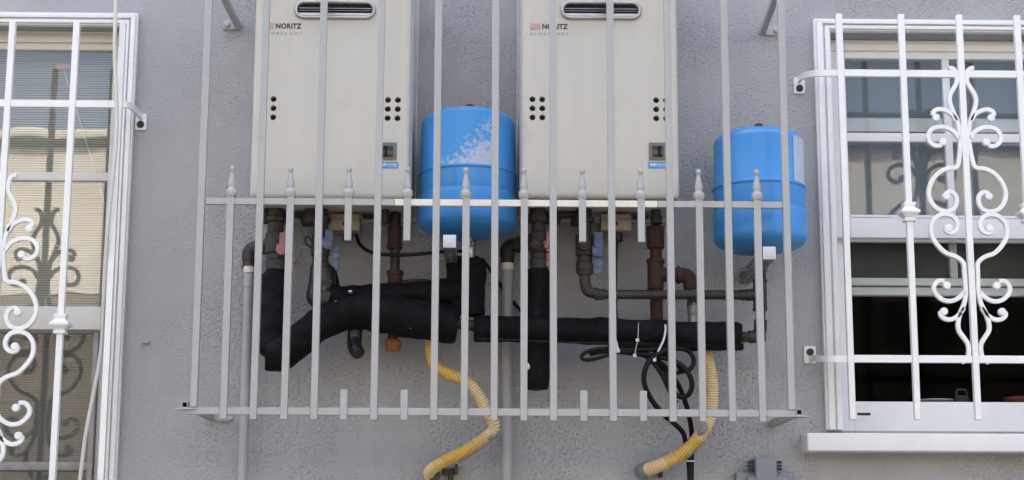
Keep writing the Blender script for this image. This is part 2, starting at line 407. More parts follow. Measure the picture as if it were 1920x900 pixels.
for W, m, nm in ((WL, 'rooml', 'room_wall'), (WR, 'room', 'room_wall')):
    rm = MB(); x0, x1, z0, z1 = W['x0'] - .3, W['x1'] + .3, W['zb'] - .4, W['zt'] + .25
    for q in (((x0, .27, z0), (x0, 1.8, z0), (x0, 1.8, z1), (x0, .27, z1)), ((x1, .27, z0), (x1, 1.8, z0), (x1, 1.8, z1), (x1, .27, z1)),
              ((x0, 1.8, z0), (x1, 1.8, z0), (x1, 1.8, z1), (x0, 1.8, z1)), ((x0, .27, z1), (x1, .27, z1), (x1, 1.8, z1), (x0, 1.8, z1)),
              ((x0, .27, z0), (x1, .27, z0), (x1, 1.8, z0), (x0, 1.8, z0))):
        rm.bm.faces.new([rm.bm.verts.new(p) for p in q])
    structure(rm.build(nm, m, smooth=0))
# houses across the street: only seen mirrored in the panes
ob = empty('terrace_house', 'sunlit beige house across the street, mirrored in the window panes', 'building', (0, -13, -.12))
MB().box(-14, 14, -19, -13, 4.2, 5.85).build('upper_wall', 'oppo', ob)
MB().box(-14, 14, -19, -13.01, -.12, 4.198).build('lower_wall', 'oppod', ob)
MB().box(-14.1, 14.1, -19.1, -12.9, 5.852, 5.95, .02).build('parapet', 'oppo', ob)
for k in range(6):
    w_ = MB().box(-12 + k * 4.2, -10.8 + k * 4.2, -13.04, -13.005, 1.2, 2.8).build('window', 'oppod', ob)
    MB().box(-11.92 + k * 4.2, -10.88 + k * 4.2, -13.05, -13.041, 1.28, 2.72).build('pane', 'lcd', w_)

# ------------------------------------------------------------------ windows
def frame_boxes(mb, x0, x1, z0, z1, y0, y1, wl, wt, wb, bev=.002):
    mb.box(x0, x0 + wl, y0, y1, z0, z1, bev); mb.box(x1 - wl, x1, y0, y1, z0, z1, bev)
    mb.box(x0 + wl + .0003, x1 - wl - .0003, y0 + .0005, y1 - .0005, z1 - wt, z1 - .0003, bev)
    mb.box(x0 + wl + .0003, x1 - wl - .0003, y0 + .0005, y1 - .0005, z0 + .0003, z0 + wb, bev)
def pane(x0, x1, z0, z1, y, m, parent, name='glass_pane'):
    return MB().box(x0, x1, y, y + .003, z0, z1).build(name, m, parent, 0)
def casing(mb, W, wside, wtop, sill):
    """two-step painted casing around the opening: left jamb, right jamb, head with mitred corners"""
    steps = [(0, 1.0, -.020), (.30, .80, -.030)]                  # (outer fraction kept off, ...)
    x0, x1, zt, zb = W['x0'], W['x1'], W['zt'], sill
    for a, b, yy in ((0, 1, -.018), (.12, .5, -.028), (.62, .9, -.026)):
        for sgn, xe in ((-1, x0), (1, x1)):
            xo, xi = xe + sgn * wside * (1 - a), xe + sgn * wside * (1 - b)
            A, B = min(xo, xi), max(xo, xi)
            mb.box(A, B, yy, -.0005 if a == 0 else -.0175, zb, zt + wtop * (1 - a) - .0004, .0025)
        mb.box(x0 - wside * (1 - a) + .001, x1 + wside * (1 - a) - .001, yy - .0004, -.0005 if a == 0 else -.0175, zt + wtop * (1 - b), zt + wtop * (1 - a), .0025)

# right window
SILLZ = P(1700, 813, -.06).z
wr = empty('sash_window', 'white framed sash window on the right with a white sill and dark lower pane', 'window', (RCX, 0, SILLZ))
c_ = MB(); casing(c_, WR, P(1577, 600, -.03).x - P(1545, 600, -.03).x, WR['zt'] * -1 + P(1700, 33, -.03).z, WR['zb'] + .0005); c_.build('casing', 'trim', wr)
sx0 = P(1513, 830, -.07).x
MB().box(sx0, 2 * RCX - sx0, -.075, .049, P(1700, 847, -.07).z, SILLZ, .005, 3).build('sill', 'trim', wr)
x0, x1 = WR['x0'] + .0006, WR['x1'] - .0006; zt, zb = WR['zt'] - .0006, SILLZ + .0008
f_ = MB(); frame_boxes(f_, x0, x1, zb, zt, .05, .15, .012, zt - P(1700, 95, .05).z, .012); f_.build('frame', 'trimc', wr)
gx0 = P(1601, 600, .06).x; gx1 = 2 * RCX - gx0
uz1 = P(1700, 96, .06).z; mz0, mz1 = P(1700, 446, .06).z, P(1700, 403, .06).z
us = MB(); frame_boxes(us, x0 + .0125, x1 - .0125, mz0, uz1, .06, .088, gx0 - x0 - .0125, uz1 - P(1700, 110, .06).z, mz1 - mz0)
us.box(gx0, gx1, .062, .080, P(1700, 265, .06).z, P(1700, 249, .06).z, .002)
MB_v = P(1779, 250, .06).x; us.box(MB_v - .009, MB_v + .009, .061, .081, mz1 + .0005, P(1700, 110, .06).z, .002)
uso = us.build('upper_sash', 'trimc', wr)
MB().box(x0 + .014, x1 - .014, .0605, .0625, P(1700, 409, .06).z, P(1700, 408, .06).z).build('sash_line', 'inner', uso)
pane(gx0 - .004, gx1 + .004, mz1 - .004, P(1700, 106, .06).z, .071, 'glass', uso)
lz0 = P(1700, 785, .09).z; lz1 = P(1700, 448, .09).z
ls = MB(); frame_boxes(ls, x0 + .0125, x1 - .0125, zb + .0125, lz1 + .03, .0895, .118, gx0 - x0 - .0125, .036, P(1700, 753, .09).z - zb - .0125)
lso = ls.build('lower_sash', 'trimc', wr)
pane(gx0 - .004, gx1 + .004, P(1700, 753, .09).z - .004, lz1, .104, 'glassl', lso)
MB().box(P(1607, 776, .05).x, P(1632, 776, .05).x, .0485, .0497, P(1620, 779, .05).z, P(1620, 774, .05).z).build('weep_slot', 'dark', wr)
# pale roller shade behind the upper sash, a beam deeper in the room
MB().box(x0 + .02, x1 - .02, .122, .1295, P(1700, 247, .122).z, P(1700, 221, .122).z, .002).build('shade_rail', 'inner', wr)
sh = MB().box(x0 + .02, x1 - .02, .13, .133, P(1700, 440, .13).z, zt + .0, 0).build('roller_shade', 'shade', wr)
ib = MB().box(x0 + .02, x1 - .02, .135, .165, P(1700, 535, .135).z, P(1700, 521, .135).z, .003).box(x0 + .02, x1 - .02, .147, .17, P(1700, 554, .147).z, P(1700, 538, .147).z, .004).build('inner_beam', 'inner', wr)
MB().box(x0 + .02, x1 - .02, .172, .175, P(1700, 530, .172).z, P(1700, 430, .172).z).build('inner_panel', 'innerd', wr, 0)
MB().box(P(1788, 480, .15).x - .009, P(1788, 480, .15).x + .009, .15, .1715, P(1700, 521, .15).z, P(1700, 435, .15).z, .002).build('inner_post', 'inner', wr)
cup = MB().lathe([(0, 0), (.020, 0), (.030, .010), (.031, .014), (.028, .012), (.018, .003), (0, .003)], (P(1906, 754, .15).x, .15, P(1906, 756, .15).z), n=28).build('dish', 'red'); tag(cup, 'low dull red dish just inside the right window at the picture edge', 'dish')
pl_ = MB().lathe([(0, 0), (.026, 0), (.046, .006), (.046, .0075), (.025, .002), (0, .002)], (P(1752, 754, .16).x, .16, P(1752, 756, .16).z), n=36).build('saucer', 'trimc'); tag(pl_, 'pale saucer edge just inside the right window left of the dark padlock shape', 'saucer')
pk = MB(); pc_ = P(1803, 745, .14); pk.box(pc_.x - .016, pc_.x + .016, .134, .146, pc_.z - .014, pc_.z + .004, .002)
pk.tube(cat_rom([(pc_.x - .012, .14, pc_.z + .002), (pc_.x - .012, .14, pc_.z + .014), (pc_.x - .006, .14, pc_.z + .018), (pc_.x + .006, .14, pc_.z + .018), (pc_.x + .012, .14, pc_.z + .014), (pc_.x + .012, .14, pc_.z + .002)], 4), .0028, 8)
tag(pk.build('padlock', 'galv'), 'dark padlock shaped block standing inside the right window behind the scroll bar', 'padlock')

# left window
wl = empty('sash_window', 'sash window on the left with beige slatted blinds behind its panes', 'window', (LCX, 0, WL['zb']))
cw = P(237, 450, -.03).x - WL['x1']
c_ = MB(); casing(c_, WL, cw, P(120, 20, -.03).z - WL['zt'], WL['zb']); c_.build('casing', 'trim', wl)
MB().box(WL['x0'] - cw - .02, WL['x1'] + cw + .02, -.075, .049, WL['zb'] - .03, WL['zb'] - .0006, .005, 3).build('sill', 'trim', wl)
x0, x1 = WL['x0'] + .0006, WL['x1'] - .0006; zt, zb = WL['zt'] - .0006, WL['zb'] + .0008
f_ = MB(); frame_boxes(f_, x0, x1, zb, zt, .05, .16, .012, zt - P(120, 79, .05).z, .012)
f_.box(x0 + .013, x1 - .013, .03, .0495, P(120, 60, .03).z, zt - .0003, .002); f_.build('frame', 'cream', wl)
gx1 = P(197, 450, .065).x; gx0 = 2 * LCX - gx1
uz1 = P(120, 79, .06).z; mz0, mz1 = P(120, 618, .06).z, P(120, 574, .06).z
us = MB(); frame_boxes(us, x0 + .0125, x1 - .0125, mz0, uz1, .06, .088, x1 - gx1 - .0125, uz1 - P(120, 93, .06).z, mz1 - mz0)
us.box(gx0, gx1, .062, .080, P(120, 338, .06).z, P(120, 322, .06).z, .002)
uso = us.build('upper_sash', 'cream', wl)
pane(gx0 - .004, gx1 + .004, mz1 - .004, P(120, 91, .06).z, .073, 'glassu', uso)
lgx = P(187, 700, .1).x
ls = MB(); frame_boxes(ls, x0 + .0125, x1 - .0125, zb + .0125, mz0 + .02, .0895, .118, x1 - lgx - .0125, .024, .05)
lso = ls.build('lower_sash', 'cream', wl)
pane(2 * LCX - lgx, lgx + .002, zb + .05, mz0, .104, 'glassm', lso)
sc = MB(); sc.bm.faces.new([sc.bm.verts.new(p) for p in ((2 * LCX - lgx, .0778, zb + .02), (lgx, .0778, zb + .02), (lgx, .0778, mz0 - .002), (2 * LCX - lgx, .0778, mz0 - .002))])
sc.build('insect_screen', 'screen', lso, 0)
sfx = P(172, 700, .075).x
MB().box(sfx, lgx - .001, .0725, .0772, zb + .02, mz0 - .002, .001).box(2 * LCX - lgx, lgx, .0726, .0771, P(60, 882, .075).z, P(60, 866, .075).z, .001).build('screen_frame', 'galvl', lso)
bl = MB(); z = zt - .02
while z > zb + .02:
    bl.bm.faces.new([bl.bm.verts.new(p) for p in ((x0 + .02, .135, z), (x1 - .02, .135, z), (x1 - .02, .1385, z + .0056), (x0 + .02, .1385, z + .0056))])
    z -= .0062
blo = bl.build('blind_slats', 'blind', wl, 0); blo['kind'] = 'stuff'
MB().box(x0 + .02, x1 - .02, .1405, .142, zb + .01, zt - .01).build('blind_backing', 'shade', wl, 0)
MB().tube([P(120, 132, .126), P(142, 200, .126), P(197, 385, .126)], .0016, 8).build('blind_cord', 'pvcw', wl)
MB().box(P(105, 125, .126).x, P(132, 125, .126).x, .124, .128, P(120, 130, .126).z, P(120, 120, .126).z, .001).build('cord_tag', 'tag', wl)

# ------------------------------------------------------------------ window guards
GY = -.12; GB = .0142
def scroll_curves():
    """the right-hand half of the scrollwork as (polyline, knob) in metres from the bar centre / the upper tip"""
    k = K(GY); up, lo = [], []
    def A(l): return [(1720 + x / 3, 110 + y / 3) for x, y in l]
    def B(l): return [(1720 + x / 2.903, 390 + y / 2.903) for x, y in l]
    C = []
    C.append((A([(338, 56), (318, 57), (304, 72), (299, 100), (301, 135), (320, 168), (343, 205), (350, 245), (336, 300), (315, 360), (308, 430), (314, 500), (326, 565), (345, 612), (400, 622), (450, 648), (492, 695), (514, 755), (506, 808), (474, 848), (428, 862), (384, 848), (362, 810), (366, 770), (392, 752), (418, 758)]), (418, 776), 'A'))
    C.append((A([(322, 350), (345, 315), (380, 294), (415, 288), (444, 300), (450, 322)]), (434, 336), 'A'))
    C.append((A([(318, 450), (340, 415), (380, 392), (425, 388), (465, 402), (488, 438), (480, 474), (450, 494), (418, 490)]), (406, 472), 'A'))
    C.append((B([(400, 98), (390, 108)]) and B([(425, 112), (418, 132), (392, 138), (364, 118), (357, 84), (378, 48), (420, 37), (464, 50), (498, 92), (503, 150), (478, 202), (436, 246), (380, 268), (345, 300), (343, 350), (344, 410), (346, 462), (360, 522), (384, 570), (402, 625), (402, 668), (380, 705), (360, 740), (358, 780), (370, 822), (402, 842)]), (408, 112), 'B0'))
    C.append((B([(354, 458), (380, 486), (425, 508), (475, 502), (512, 466), (516, 430), (490, 400), (458, 400)]), (446, 424), 'B'))
    C.append((B([(364, 545), (395, 585), (435, 608), (470, 606), (492, 588), (492, 566)]), (474, 566), 'B'))
    return C
g_r = empty('window_guard', 'white painted iron guard with full scrollwork over the right window', 'window guard', (RCX, GY, P(1815, 785, GY).z))
def zat(px, py): return P(px, py, GY).z
def bar_x(px, py): return P(px, py, GY).x
BX = lambda y: 1805 + (y - 30) * .043                # pixel line of the scroll bar
topz = zat(1805, 125)
def conv(p): return (P(p[0], p[1], GY).x - P(BX(p[1]), p[1], GY).x, P(p[0], p[1], GY).z)
KNOB = [(0, -.0068), (.0070, -.0068), (.0090, -.0045), (.0090, .0045), (.0070, .0068), (0, .0068)]
def make_scrolls(parent, X, sgn, dz, sc=1.0, z_ref=None):
    obs = []
    for pts, kn, kind in scroll_curves():
        sc_f = 3 if kind == 'A' else 2.903; oy = 110 if kind == 'A' else 390
        l = [conv(p) for p in pts]; kx, kz = conv((1720 + kn[0] / sc_f, oy + kn[1] / sc_f))
        T = lambda x, z: Vector((X + sgn * max(x, .0075) * sc, GY, z_ref + (z - z_ref) * sc + dz))
        path = resample(cat_rom([T(*p) for p in l], 8), .004)
        mb = MB(); hw_, hd = .0050, .0052
        sec = [(-hw_, -hd + .0012), (-hw_ + .0012, -hd), (hw_ - .0012, -hd), (hw_, -hd + .0012), (hw_, hd - .0012), (hw_ - .0012, hd), (-hw_ + .0012, hd), (-hw_, hd - .0012)]
        mb.sweep(path, sec, planar=True)
        c = T(kx, kz); c.x = X + sgn * kx * sc
        mb.lathe(KNOB, c, 'Y', 18)
        obs.append(mb.build('scroll', 'white', parent, 35))
    return obs
def collar(parent, X, Z):
    prof = [(.0085, .023), (.0135, .022), (.0135, .018), (.0112, .012), (.0145, .007), (.0215, .002), (.0215, -.003), (.0145, -.009), (.0112, -.014), (.0135, -.018), (.0135, -.022), (.0085, -.023)]
    q = [(r * math.sqrt(2), z) for r, z in prof]
    return MB().lathe(q, (X, GY, Z), n=4, rot=R(45)).build('collar', 'white', parent, 20)
def guard_bar(parent, X, z0, z1):
    return MB().box(X - GB / 2, X + GB / 2, GY - GB / 2, GY + GB / 2, z0, z1, .0009, 1).build('bar', 'white', parent)
def guard_rail(parent, x0, x1, Z):
    return MB().box(x0, x1, GY - GB / 2 + .002, GY + GB / 2 - .002, Z - .0085, Z + .0085, .0009, 1).build('rail', 'white', parent)
def guard_bracket(parent, X, Z, px, py, off):
    """strap from the outer bar round to a plate on the wall at photo pixel px, py"""
    c = P(px, py, -.006); sgn = 1 if c.x > X else -1; L = abs(c.x - X); zs = c.z + off
    path = [Vector((X, GY, Z)), Vector((X + sgn * L * .45, GY, Z)), Vector((X + sgn * L * .75, GY + .012, Z + (zs - Z) * .1)), Vector((X + sgn * L * .93, GY + .04, Z + (zs - Z) * .45)), Vector((X + sgn * L, GY + .08, Z + (zs - Z) * .85)), Vector((X + sgn * L, -.004, zs))]
    path = cat_rom(path, 6)
    b = MB(); b.sweep(path, [(-.0075, -.003), (.0075, -.003), (.0075, .003), (-.0075, .003)]).build('bracket_strap', 'white', parent)
    s_ = [(.0155 * math.cos(a), .024 * math.sin(a)) for a in [2 * math.pi * k / 20 for k in range(20)]]
    pts = [(c.x + max(-.0135, min(.0135, 1.25 * u)), c.z + max(-.020, min(.020, 1.2 * v))) for u, v in s_]
    pl = MB().poly(pts, -.006, -.0004).build('wall_plate', 'white', parent, 0)
    MB().lathe([(0, 0), (.0085, 0), (.0085, -.004), (.007, -.005), (0, -.005)], (c.x, -.006, c.z - off * .55), 'Y', 20).build('bolt', 'black', pl)
bxs = [bar_x(1585, 400), bar_x(1704, 400), RCX]; sp = RCX - bxs[1]
bxs += [RCX + sp, 2 * RCX - bxs[0]]
zb_, zt_ = zat(1720, 787), zat(1700, 28)
for i, X in enumerate(bxs): guard_bar(g_r, X, zb_, zt_)
for Z in (zat(1650, 138), zat(1650, 673)):
    for a, b in zip(bxs, bxs[1:]): guard_rail(g_r, a + GB / 2 + .0002, b - GB / 2 - .0002, Z)
collar(g_r, bxs[1], zat(1703, 398)); collar(g_r, bxs[3], zat(1703, 398))
make_scrolls(g_r, RCX, 1, 0, 1, topz); make_scrolls(g_r, RCX, -1, 0, 1, topz)
guard_bracket(g_r, bxs[0] - GB / 2, zat(1560, 137), 1499, 160, .014)
guard_bracket(g_r, bxs[0] - GB / 2, zat(1570, 673), 1519, 665, -.011)
# left guard
g_l = empty('window_guard', 'white painted iron guard over the left window with blinds, scrollwork cut by the edge', 'window guard', (LCX, GY, WL['zb']))
lx = [LCX, bar_x(121, 480), bar_x(210, 480)]
lxa = [2 * LCX - lx[2], 2 * LCX - lx[1]] + lx
zt_ = zat(120, 42); zb_ = WL['zb'] + .03
for X in lxa: guard_bar(g_l, X, zb_, zt_)
for Z in (zat(100, 195), zat(100, 935)):
    for a, b in zip(lxa, lxa[1:]): guard_rail(g_l, a + GB / 2 + .0002, b - GB / 2 - .0002, Z)
collar(g_l, lx[1], zat(110, 608)); collar(g_l, lxa[1], zat(110, 608))
for sgn in (1, -1): make_scrolls(g_l, LCX, sgn, zat(30, 326) - topz, 1.03, topz)
guard_bracket(g_l, lx[2] + GB / 2, zat(240, 196), 264, 228, .013)

# ------------------------------------------------------------------ the cage in front of the heaters
CY = -.335; B = .0152; yf = CY
cage = empty('security_cage', 'pale grey iron security cage with upright bars and spear finials round the heaters', 'security cage', (P(925, 772, CY).x, CY, P(925, 772, CY).z))
xa, xb = P(370, 600, CY).x, P(1480, 600, CY).x; stp = (xb - xa) / 20
ztop, zmid, zbot = P(925, -75, CY).z, P(925, 381, CY).z, P(925, 773, CY).z
z_end = P(925, 789, CY).z; z_cut = P(925, 452, CY - B / 2).z; z_fin = P(925, 356, CY).z; z_stub = P(925, 732, CY).z
def cbar(X, z0, z1):
    b = MB().box(X - B / 2, X + B / 2, CY - B / 2, CY + B / 2, z0, z1, .0009, 1); a, c = random.uniform(-.0007, .0007), random.uniform(-.0012, .0012)
    for v in b.bm.verts: v.co.x += a + c * (v.co.z - z0) / max(.3, z1 - z0)
    return b.build('bar', 'cage', cage)
k = K(CY)
fin_prof = [(0, 0), (.0105, 0), (.0112, .003), (.0122, .006), (.0125, .011), (.0112, .0145), (.0080, .017), (.0074, .019), (.0086, .023), (.0088, .027), (.0078, .034), (.0062, .042), (.0046, .050), (.0036, .0545), (.0046, .056), (.0060, .0590), (.0062, .0620), (.0052, .0655), (.0028, .068), (0, .0686)]
fin0 = None
for i in range(21):
    X = xa + stp * i
    if i in (0, 20):
        cbar(X, zbot + .008, ztop)
    elif i % 2 == 0: cbar(X, z_end, ztop)
    else:
        if i in (5, 7, 13, 15):
            cbar(X, z_cut, z_fin - .018); cbar(X, z_end, z_stub)
        else: cbar(X, z_end, z_fin - .018)
        zf = z_fin - .0185
        if fin0 is None: fin0 = MB().lathe([(r, h * 1.0) for r, h in fin_prof], (X, CY, zf), n=20).build('finial', 'cage', cage, 50, origin=(X, CY, zf))
        else: instance(fin0, 'finial', Vector((X, CY, zf)) - world_of(cage), cage)
# rails: top, bottom and the middle one, whose centre stretch is painted cream
def crail(a, b, zz, hh, m='cage'):
    MB().box(a, b, CY - B / 2 + .003, CY + B / 2 - .003, zz - hh / 2, zz + hh / 2, .0009, 1).build('rail', m, cage)
ra, rb = P(740, 381, CY).x, P(1232, 381, CY).x
crail(xa + B / 2 + .0002, ra, zmid, .0145); crail(ra + .0003, rb, zmid, .0145, 'railc'); crail(rb + .0003, xb - B / 2 - .0002, zmid, .0145)
crail(xa - B / 2 - .004, xb + B / 2, zbot, .0155); crail(xa + B / 2 + .0002, xb - B / 2 - .0002, ztop - .02, .015)
# side arms back to the wall, square tube ends, plates
for sx, X, zc in ((-1, P(347, 760, CY).x, P(347, 759, CY).z), (1, P(1498, 772, CY).x, P(1498, 773, CY).z)):
    t, h = .0018, .0068
    a = MB(); y0, y1 = CY - .006, -.004
    a.box(X - h, X + h, y0, y1, zc + h - t, zc + h); a.box(X - h, X + h, y0, y1, zc - h, zc - h + t)
    a.box(X - h, X - h + t, y0 + .0001, y1, zc - h + t, zc + h - t); a.box(X + h - t, X + h, y0 + .0001, y1, zc - h + t, zc + h - t)
    a.build('side_arm', 'cage', cage, 0)
    p_ = MB(); pc = X + sx * -.004; zc2 = zc - h - .0035
    pts = [Vector((pc + .027 * math.cos(q), CY + .004 + .016 * math.sin(q))) for q in [2 * math.pi * k_ / 28 for k_ in range(28)]]
    A_ = [p_.bm.verts.new((q.x, q.y, zc2 + .003)) for q in pts]; B_ = [p_.bm.verts.new((q.x, q.y, zc2)) for q in pts]
    p_.bm.faces.new(A_); p_.bm.faces.new(B_[::-1])
    for k_ in range(28): p_.bm.faces.new((A_[k_], B_[k_], B_[(k_ + 1) % 28], A_[(k_ + 1) % 28]))
    p_.build('end_plate', 'cage', cage)
    fx = P(418, 785, 0).x if sx < 0 else P(1454, 788, 0).x
    fz = P(925, 786, 0).z
    MB().poly([(fx + .023 * math.cos(q), fz + .0075 * math.sin(q)) for q in [2 * math.pi * k_ / 24 for k_ in range(24)]], -.006, -.0004).build('wall_plate', 'cage', cage)
for sx, w0, w1, pc in ((-1, (447, 50, -.006), (396, -54, CY), (436, 46)), (1, (1430, 60, -.006), (1465, -35, CY), (1446, 57))):
    a0, a1 = P(*w0), P(*w1)
    br = MB(); br.beam(a0, a1, .014, .014).build('brace', 'cage', cage)
    c = P(pc[0], pc[1], -.004); wd, hd = .0225, .0125
    pts = [(c.x + (-sx) * u, c.z + v) for u, v in ((-wd, 0), (-wd * .85, -hd * .8), (-wd * .55, -hd), (wd, -hd), (wd, hd), (-wd * .4, hd), (-wd * .85, hd * .7))]
    pl = MB().poly([(c.x - sx * (-u), z_) for (u, z_) in [((p[0] - c.x) * (-sx), p[1]) for p in pts]], -.007, -.0004).build('wall_plate', 'cage', cage, 0)
    MB().lathe([(0, 0), (.0075, 0), (.0085, -.003), (.006, -.0065), (0, -.008)], (c.x + sx * .012, -.007, c.z - .001), 'Y', 16).build('bolt_head', 'cage', pl)

# ------------------------------------------------------------------ water heaters
HF = -.262
def heater(cxpx, label):
    cx = P(cxpx, 370, HF).x; zb = P(cxpx, 372, HF).z; zt = zb + .605
    root = empty('water_heater', label, 'water heater', (cx, -.02, zb), 'ivory wall heaters inside the cage')
    hx = lambda px, py=200: P(px, py, HF).x - P(1126, py, HF).x + cx
    hz = lambda py: P(1126, py, HF).z - P(1126, 372, HF).z + zb
    wd = .1765
    MB().box(cx - wd - .003, cx + wd + .003, -.215, -.02, zb + .002, zt - .002, .004).build('case', 'sheet', root)
    MB().box(cx - wd - .006, cx + wd + .006, -.028, -.0008, zb - .004, zt + .02, .002).build('mounting_plate', 'sheet', root)
    cover = MB().box(cx - wd, cx + wd, HF, -.2155, zb, zt, .013, 4).build('front_cover', 'heater', root, 50)
    ct = MB(); holes = []
    for px in (999.5, 1018, 1231.5, 1250):
        for py in (187, 204, 221):
            c = (hx(px, py), hz(py)); holes.append(c)
            ct.lathe([(.0068, -.02), (.0068, .014)], (c[0], HF, c[1]), 'Y', 20)
    vx0, vx1, vz0, vz1 = hx(1056, 20), hx(1202, 20), hz(35), hz(6); rr = (vz1 - vz0) / 2
    def stadium(x0, x1, z0, z1, n=14):
        r = (z1 - z0) / 2; zc = (z0 + z1) / 2
        return [(x1 - r + r * math.cos(a), zc + r * math.sin(a)) for a in [R(-90 + 180 * k / n) for k in range(n + 1)]] + \
               [(x0 + r + r * math.cos(a), zc + r * math.sin(a)) for a in [R(90 + 180 * k / n) for k in range(n + 1)]]
    ct.poly(stadium(vx0, vx1, vz0, vz1), HF - .01, HF + .036)
    dx0, dx1, dz0, dz1 = hx(1217, 284), hx(1250, 284), hz(300), hz(267)
    cut(cover, ct)
    for f in cover.data.polygons: f.use_smooth = True
    cover.data.set_sharp_from_angle(angle=R(35))
    h0 = None
    for c in holes:
        if h0 is None: h0 = MB().lathe([(0, 0), (.0067, 0), (.0067, -.0015), (0, -.0015)], (c[0], HF + .0138, c[1]), 'Y', 16).build('vent_hole', 'dark', root, origin=(c[0], HF + .0138, c[1]))
        else: instance(h0, 'vent_hole', Vector((c[0], HF + .0138, c[1])) - world_of(root), root)
    v = MB(); st = stadium(vx0, vx1, vz0, vz1); st2 = [Vector((x, HF - .004, z)) for x, z in st]; st2.append(st2[0])
    ring = MB(); n = len(st)
    prof = [(-.004, .012), (-.004, -.0065), (-.0015, -.009), (.0015, -.009), (.0035, -.006), (.0035, -.0002), (-.0005, .0)]
    cxm, czm = (vx0 + vx1) / 2, (vz0 + vz1) / 2; rings = []
    for i, (x, z) in enumerate(st):
        xm = max(vx0 + rr, min(vx1 - rr, x)); d = Vector((x - xm, z - czm)); d = d.normalized()
        rings.append([ring.bm.verts.new((x + d.x * u, HF + y, z + d.y * u)) for u, y in prof])
    for i in range(n):
        for q in range(len(prof)):
            ring.bm.faces.new((rings[i][q], rings[i][(q + 1) % len(prof)], rings[(i + 1) % n][(q + 1) % len(prof)], rings[(i + 1) % n][q]))
    vent = ring.build('exhaust_vent', 'steel', root, 60)
    MB().poly([(cxm + (x - cxm) * .998, czm + (z - czm) * .985) for x, z in st], HF + .0062, HF + .0325).build('vent_shade_fill', 'dark', vent, 0)  # dark plug added so the vent's inside looks deep in shade
    MB().poly([(cxm + (x - cxm) * .995, czm + (z - czm) * .98) for x, z in st], HF + .033, HF + .0355).build('vent_back', 'dark', vent, 0)
    for dz_, hh, yy in ((.0052, .0016, -.0005), (.0005, .0012, .0015), (-.0085, .0062, .001)):
        MB().box(vx0 + .004, vx1 - .004, HF + yy, HF + yy + .003, czm + dz_ - hh / 2, czm + dz_ + hh / 2, .0004, 1).build('louvre', 'steel', vent)
    dsp = MB().box(dx0, dx1, HF - .003, HF - .0003, dz0, dz1, .001).build('display_frame', 'display', root)
    MB().box(dx0 + .008, dx1 - .008, HF - .0045, HF - .0028, dz0 + .007, dz1 - .008, .0006).build('display', 'lcd', dsp)
    s0, s1, t0, t1 = hx(1216, 309), hx(1254, 309), hz(315), hz(303)
    stk = MB().box(s0, s1, HF - .001, HF - .0002, t0, t1, .0003, 1).build('certificate_sticker', 'stick', root)
    text('sticker_text', 'AHRI', s0 + .003, s0 + .0185, t0 + .0045, t1 - .003, HF - .0013, 'whitep', stk, .02)
    text('sticker_text', 'CERTIFIED', s0 + .020, s1 - .003, t0 + .005, t1 - .0042, HF - .0013, 'whitep', stk, 0)
    text('sticker_text', 'www.ahridirectory.org', s0 + .021, s1 - .003, t0 + .0018, t0 + .0036, HF - .0013, 'whitep', stk, 0)
    text('brand_lettering', 'NORITZ', hx(1019, 50), hx(1067, 50), hz(55.5), hz(45.5), HF - .0004, 'ink', root, .035, 1.06)
    text('motto_lettering', 'ALWAYS HOT', hx(996, 64), hx(1067.5, 64), hz(66.6), hz(62), HF - .0004, 'inkg', root, .0, 1.7)
    bx0, bx1, bz0, bz1 = hx(996.5, 50), hx(1015.5, 50), hz(57), hz(45)
    bd = MB().box(bx0, bx1, HF - .0009, HF - .0003, bz0, bz1, .0002, 1).build('badge', 'badge', root)
    text('badge_letter', 'N', bx0 + .002, bx0 + .0105, bz0 + .002, bz1 - .002, HF - .0013, 'badgel', bd, .02)
    for j, zz in enumerate((.30, .5, .7)):
        MB().box(bx0 + .0125, bx1 - .0018, HF - .0013, HF - .0008, bz0 + (bz1 - bz0) * (zz - .03), bz0 + (bz1 - bz0) * (zz + .03)).build('badge_stripe', 'badgel', bd, 0)
    # underside: dark intake slots along the bottom edge, beige sensor box
    for a, b in ((1012, 1035), (1042, 1062), (1068, 1092), (1110, 1190), (1205, 1222)):
        MB().box(hx(a, 370), hx(b, 370), -.245, -.225, zb - .0006, zb + .0003).build('bottom_slot', 'dark', root, 0)
    z1 = zb; yb = -.115
    bz = lambda py: P(cxpx + 29, py, yb).z; bx = lambda px: P(cxpx + px - 1126, 410, yb).x
    bb = MB().box(bx(1127), bx(1183), yb, yb + .06, bz(416), zb - .0045, .003).box(bx(1126), bx(1184), yb - .006, yb + .062, bz(433), bz(412), .004).build('sensor_box', 'box', root)
    MB().lathe([(0, 0), (.0045, 0), (.0045, -.002), (0, -.002)], (bx(1155), yb - .006, bz(420)), 'Y', 14).build('screw', 'rust', bb)
    MB().lathe([(.012, 0), (.012, -.016), (.009, -.020), (0, -.02)], (bx(1160), yb + .03, bz(433))).build('cable_gland', 'black', bb)
    # pipe stubs and block under the case
    for a_, b_, c_, d_, y_ in ((1012, 1100, 382, 402, -.12), (1022, 1052, 400, 414, -.10), (1072, 1106, 398, 418, -.09), (1188, 1218, 380, 404, -.10)):
        u0, u1 = P(a_ - 1126 + cxpx, d_, y_), P(b_ - 1126 + cxpx, c_, y_)
        MB().box(u0.x, u1.x, y_, y_ + .05, u0.z, zb - .0045, .004).build('inlet_block', 'black', root)
    for px, w_ in ((1004, 20), (1092, 22), (1230, 16)):
        MB().lathe([(w_ * .00085, -.03), (w_ * .00085, -.012), (w_ * .0007, -.011), (w_ * .0007, .01)], (P(px - 1126 + cxpx, 400, -.13).x, -.13, zb), n=20).build('pipe_stub', 'iron', root)
    return root
heater(617, 'ivory wall heater left of the middle blue tank, red badge partly behind a bar')
heater(1126, 'ivory wall heater right of the middle blue tank')

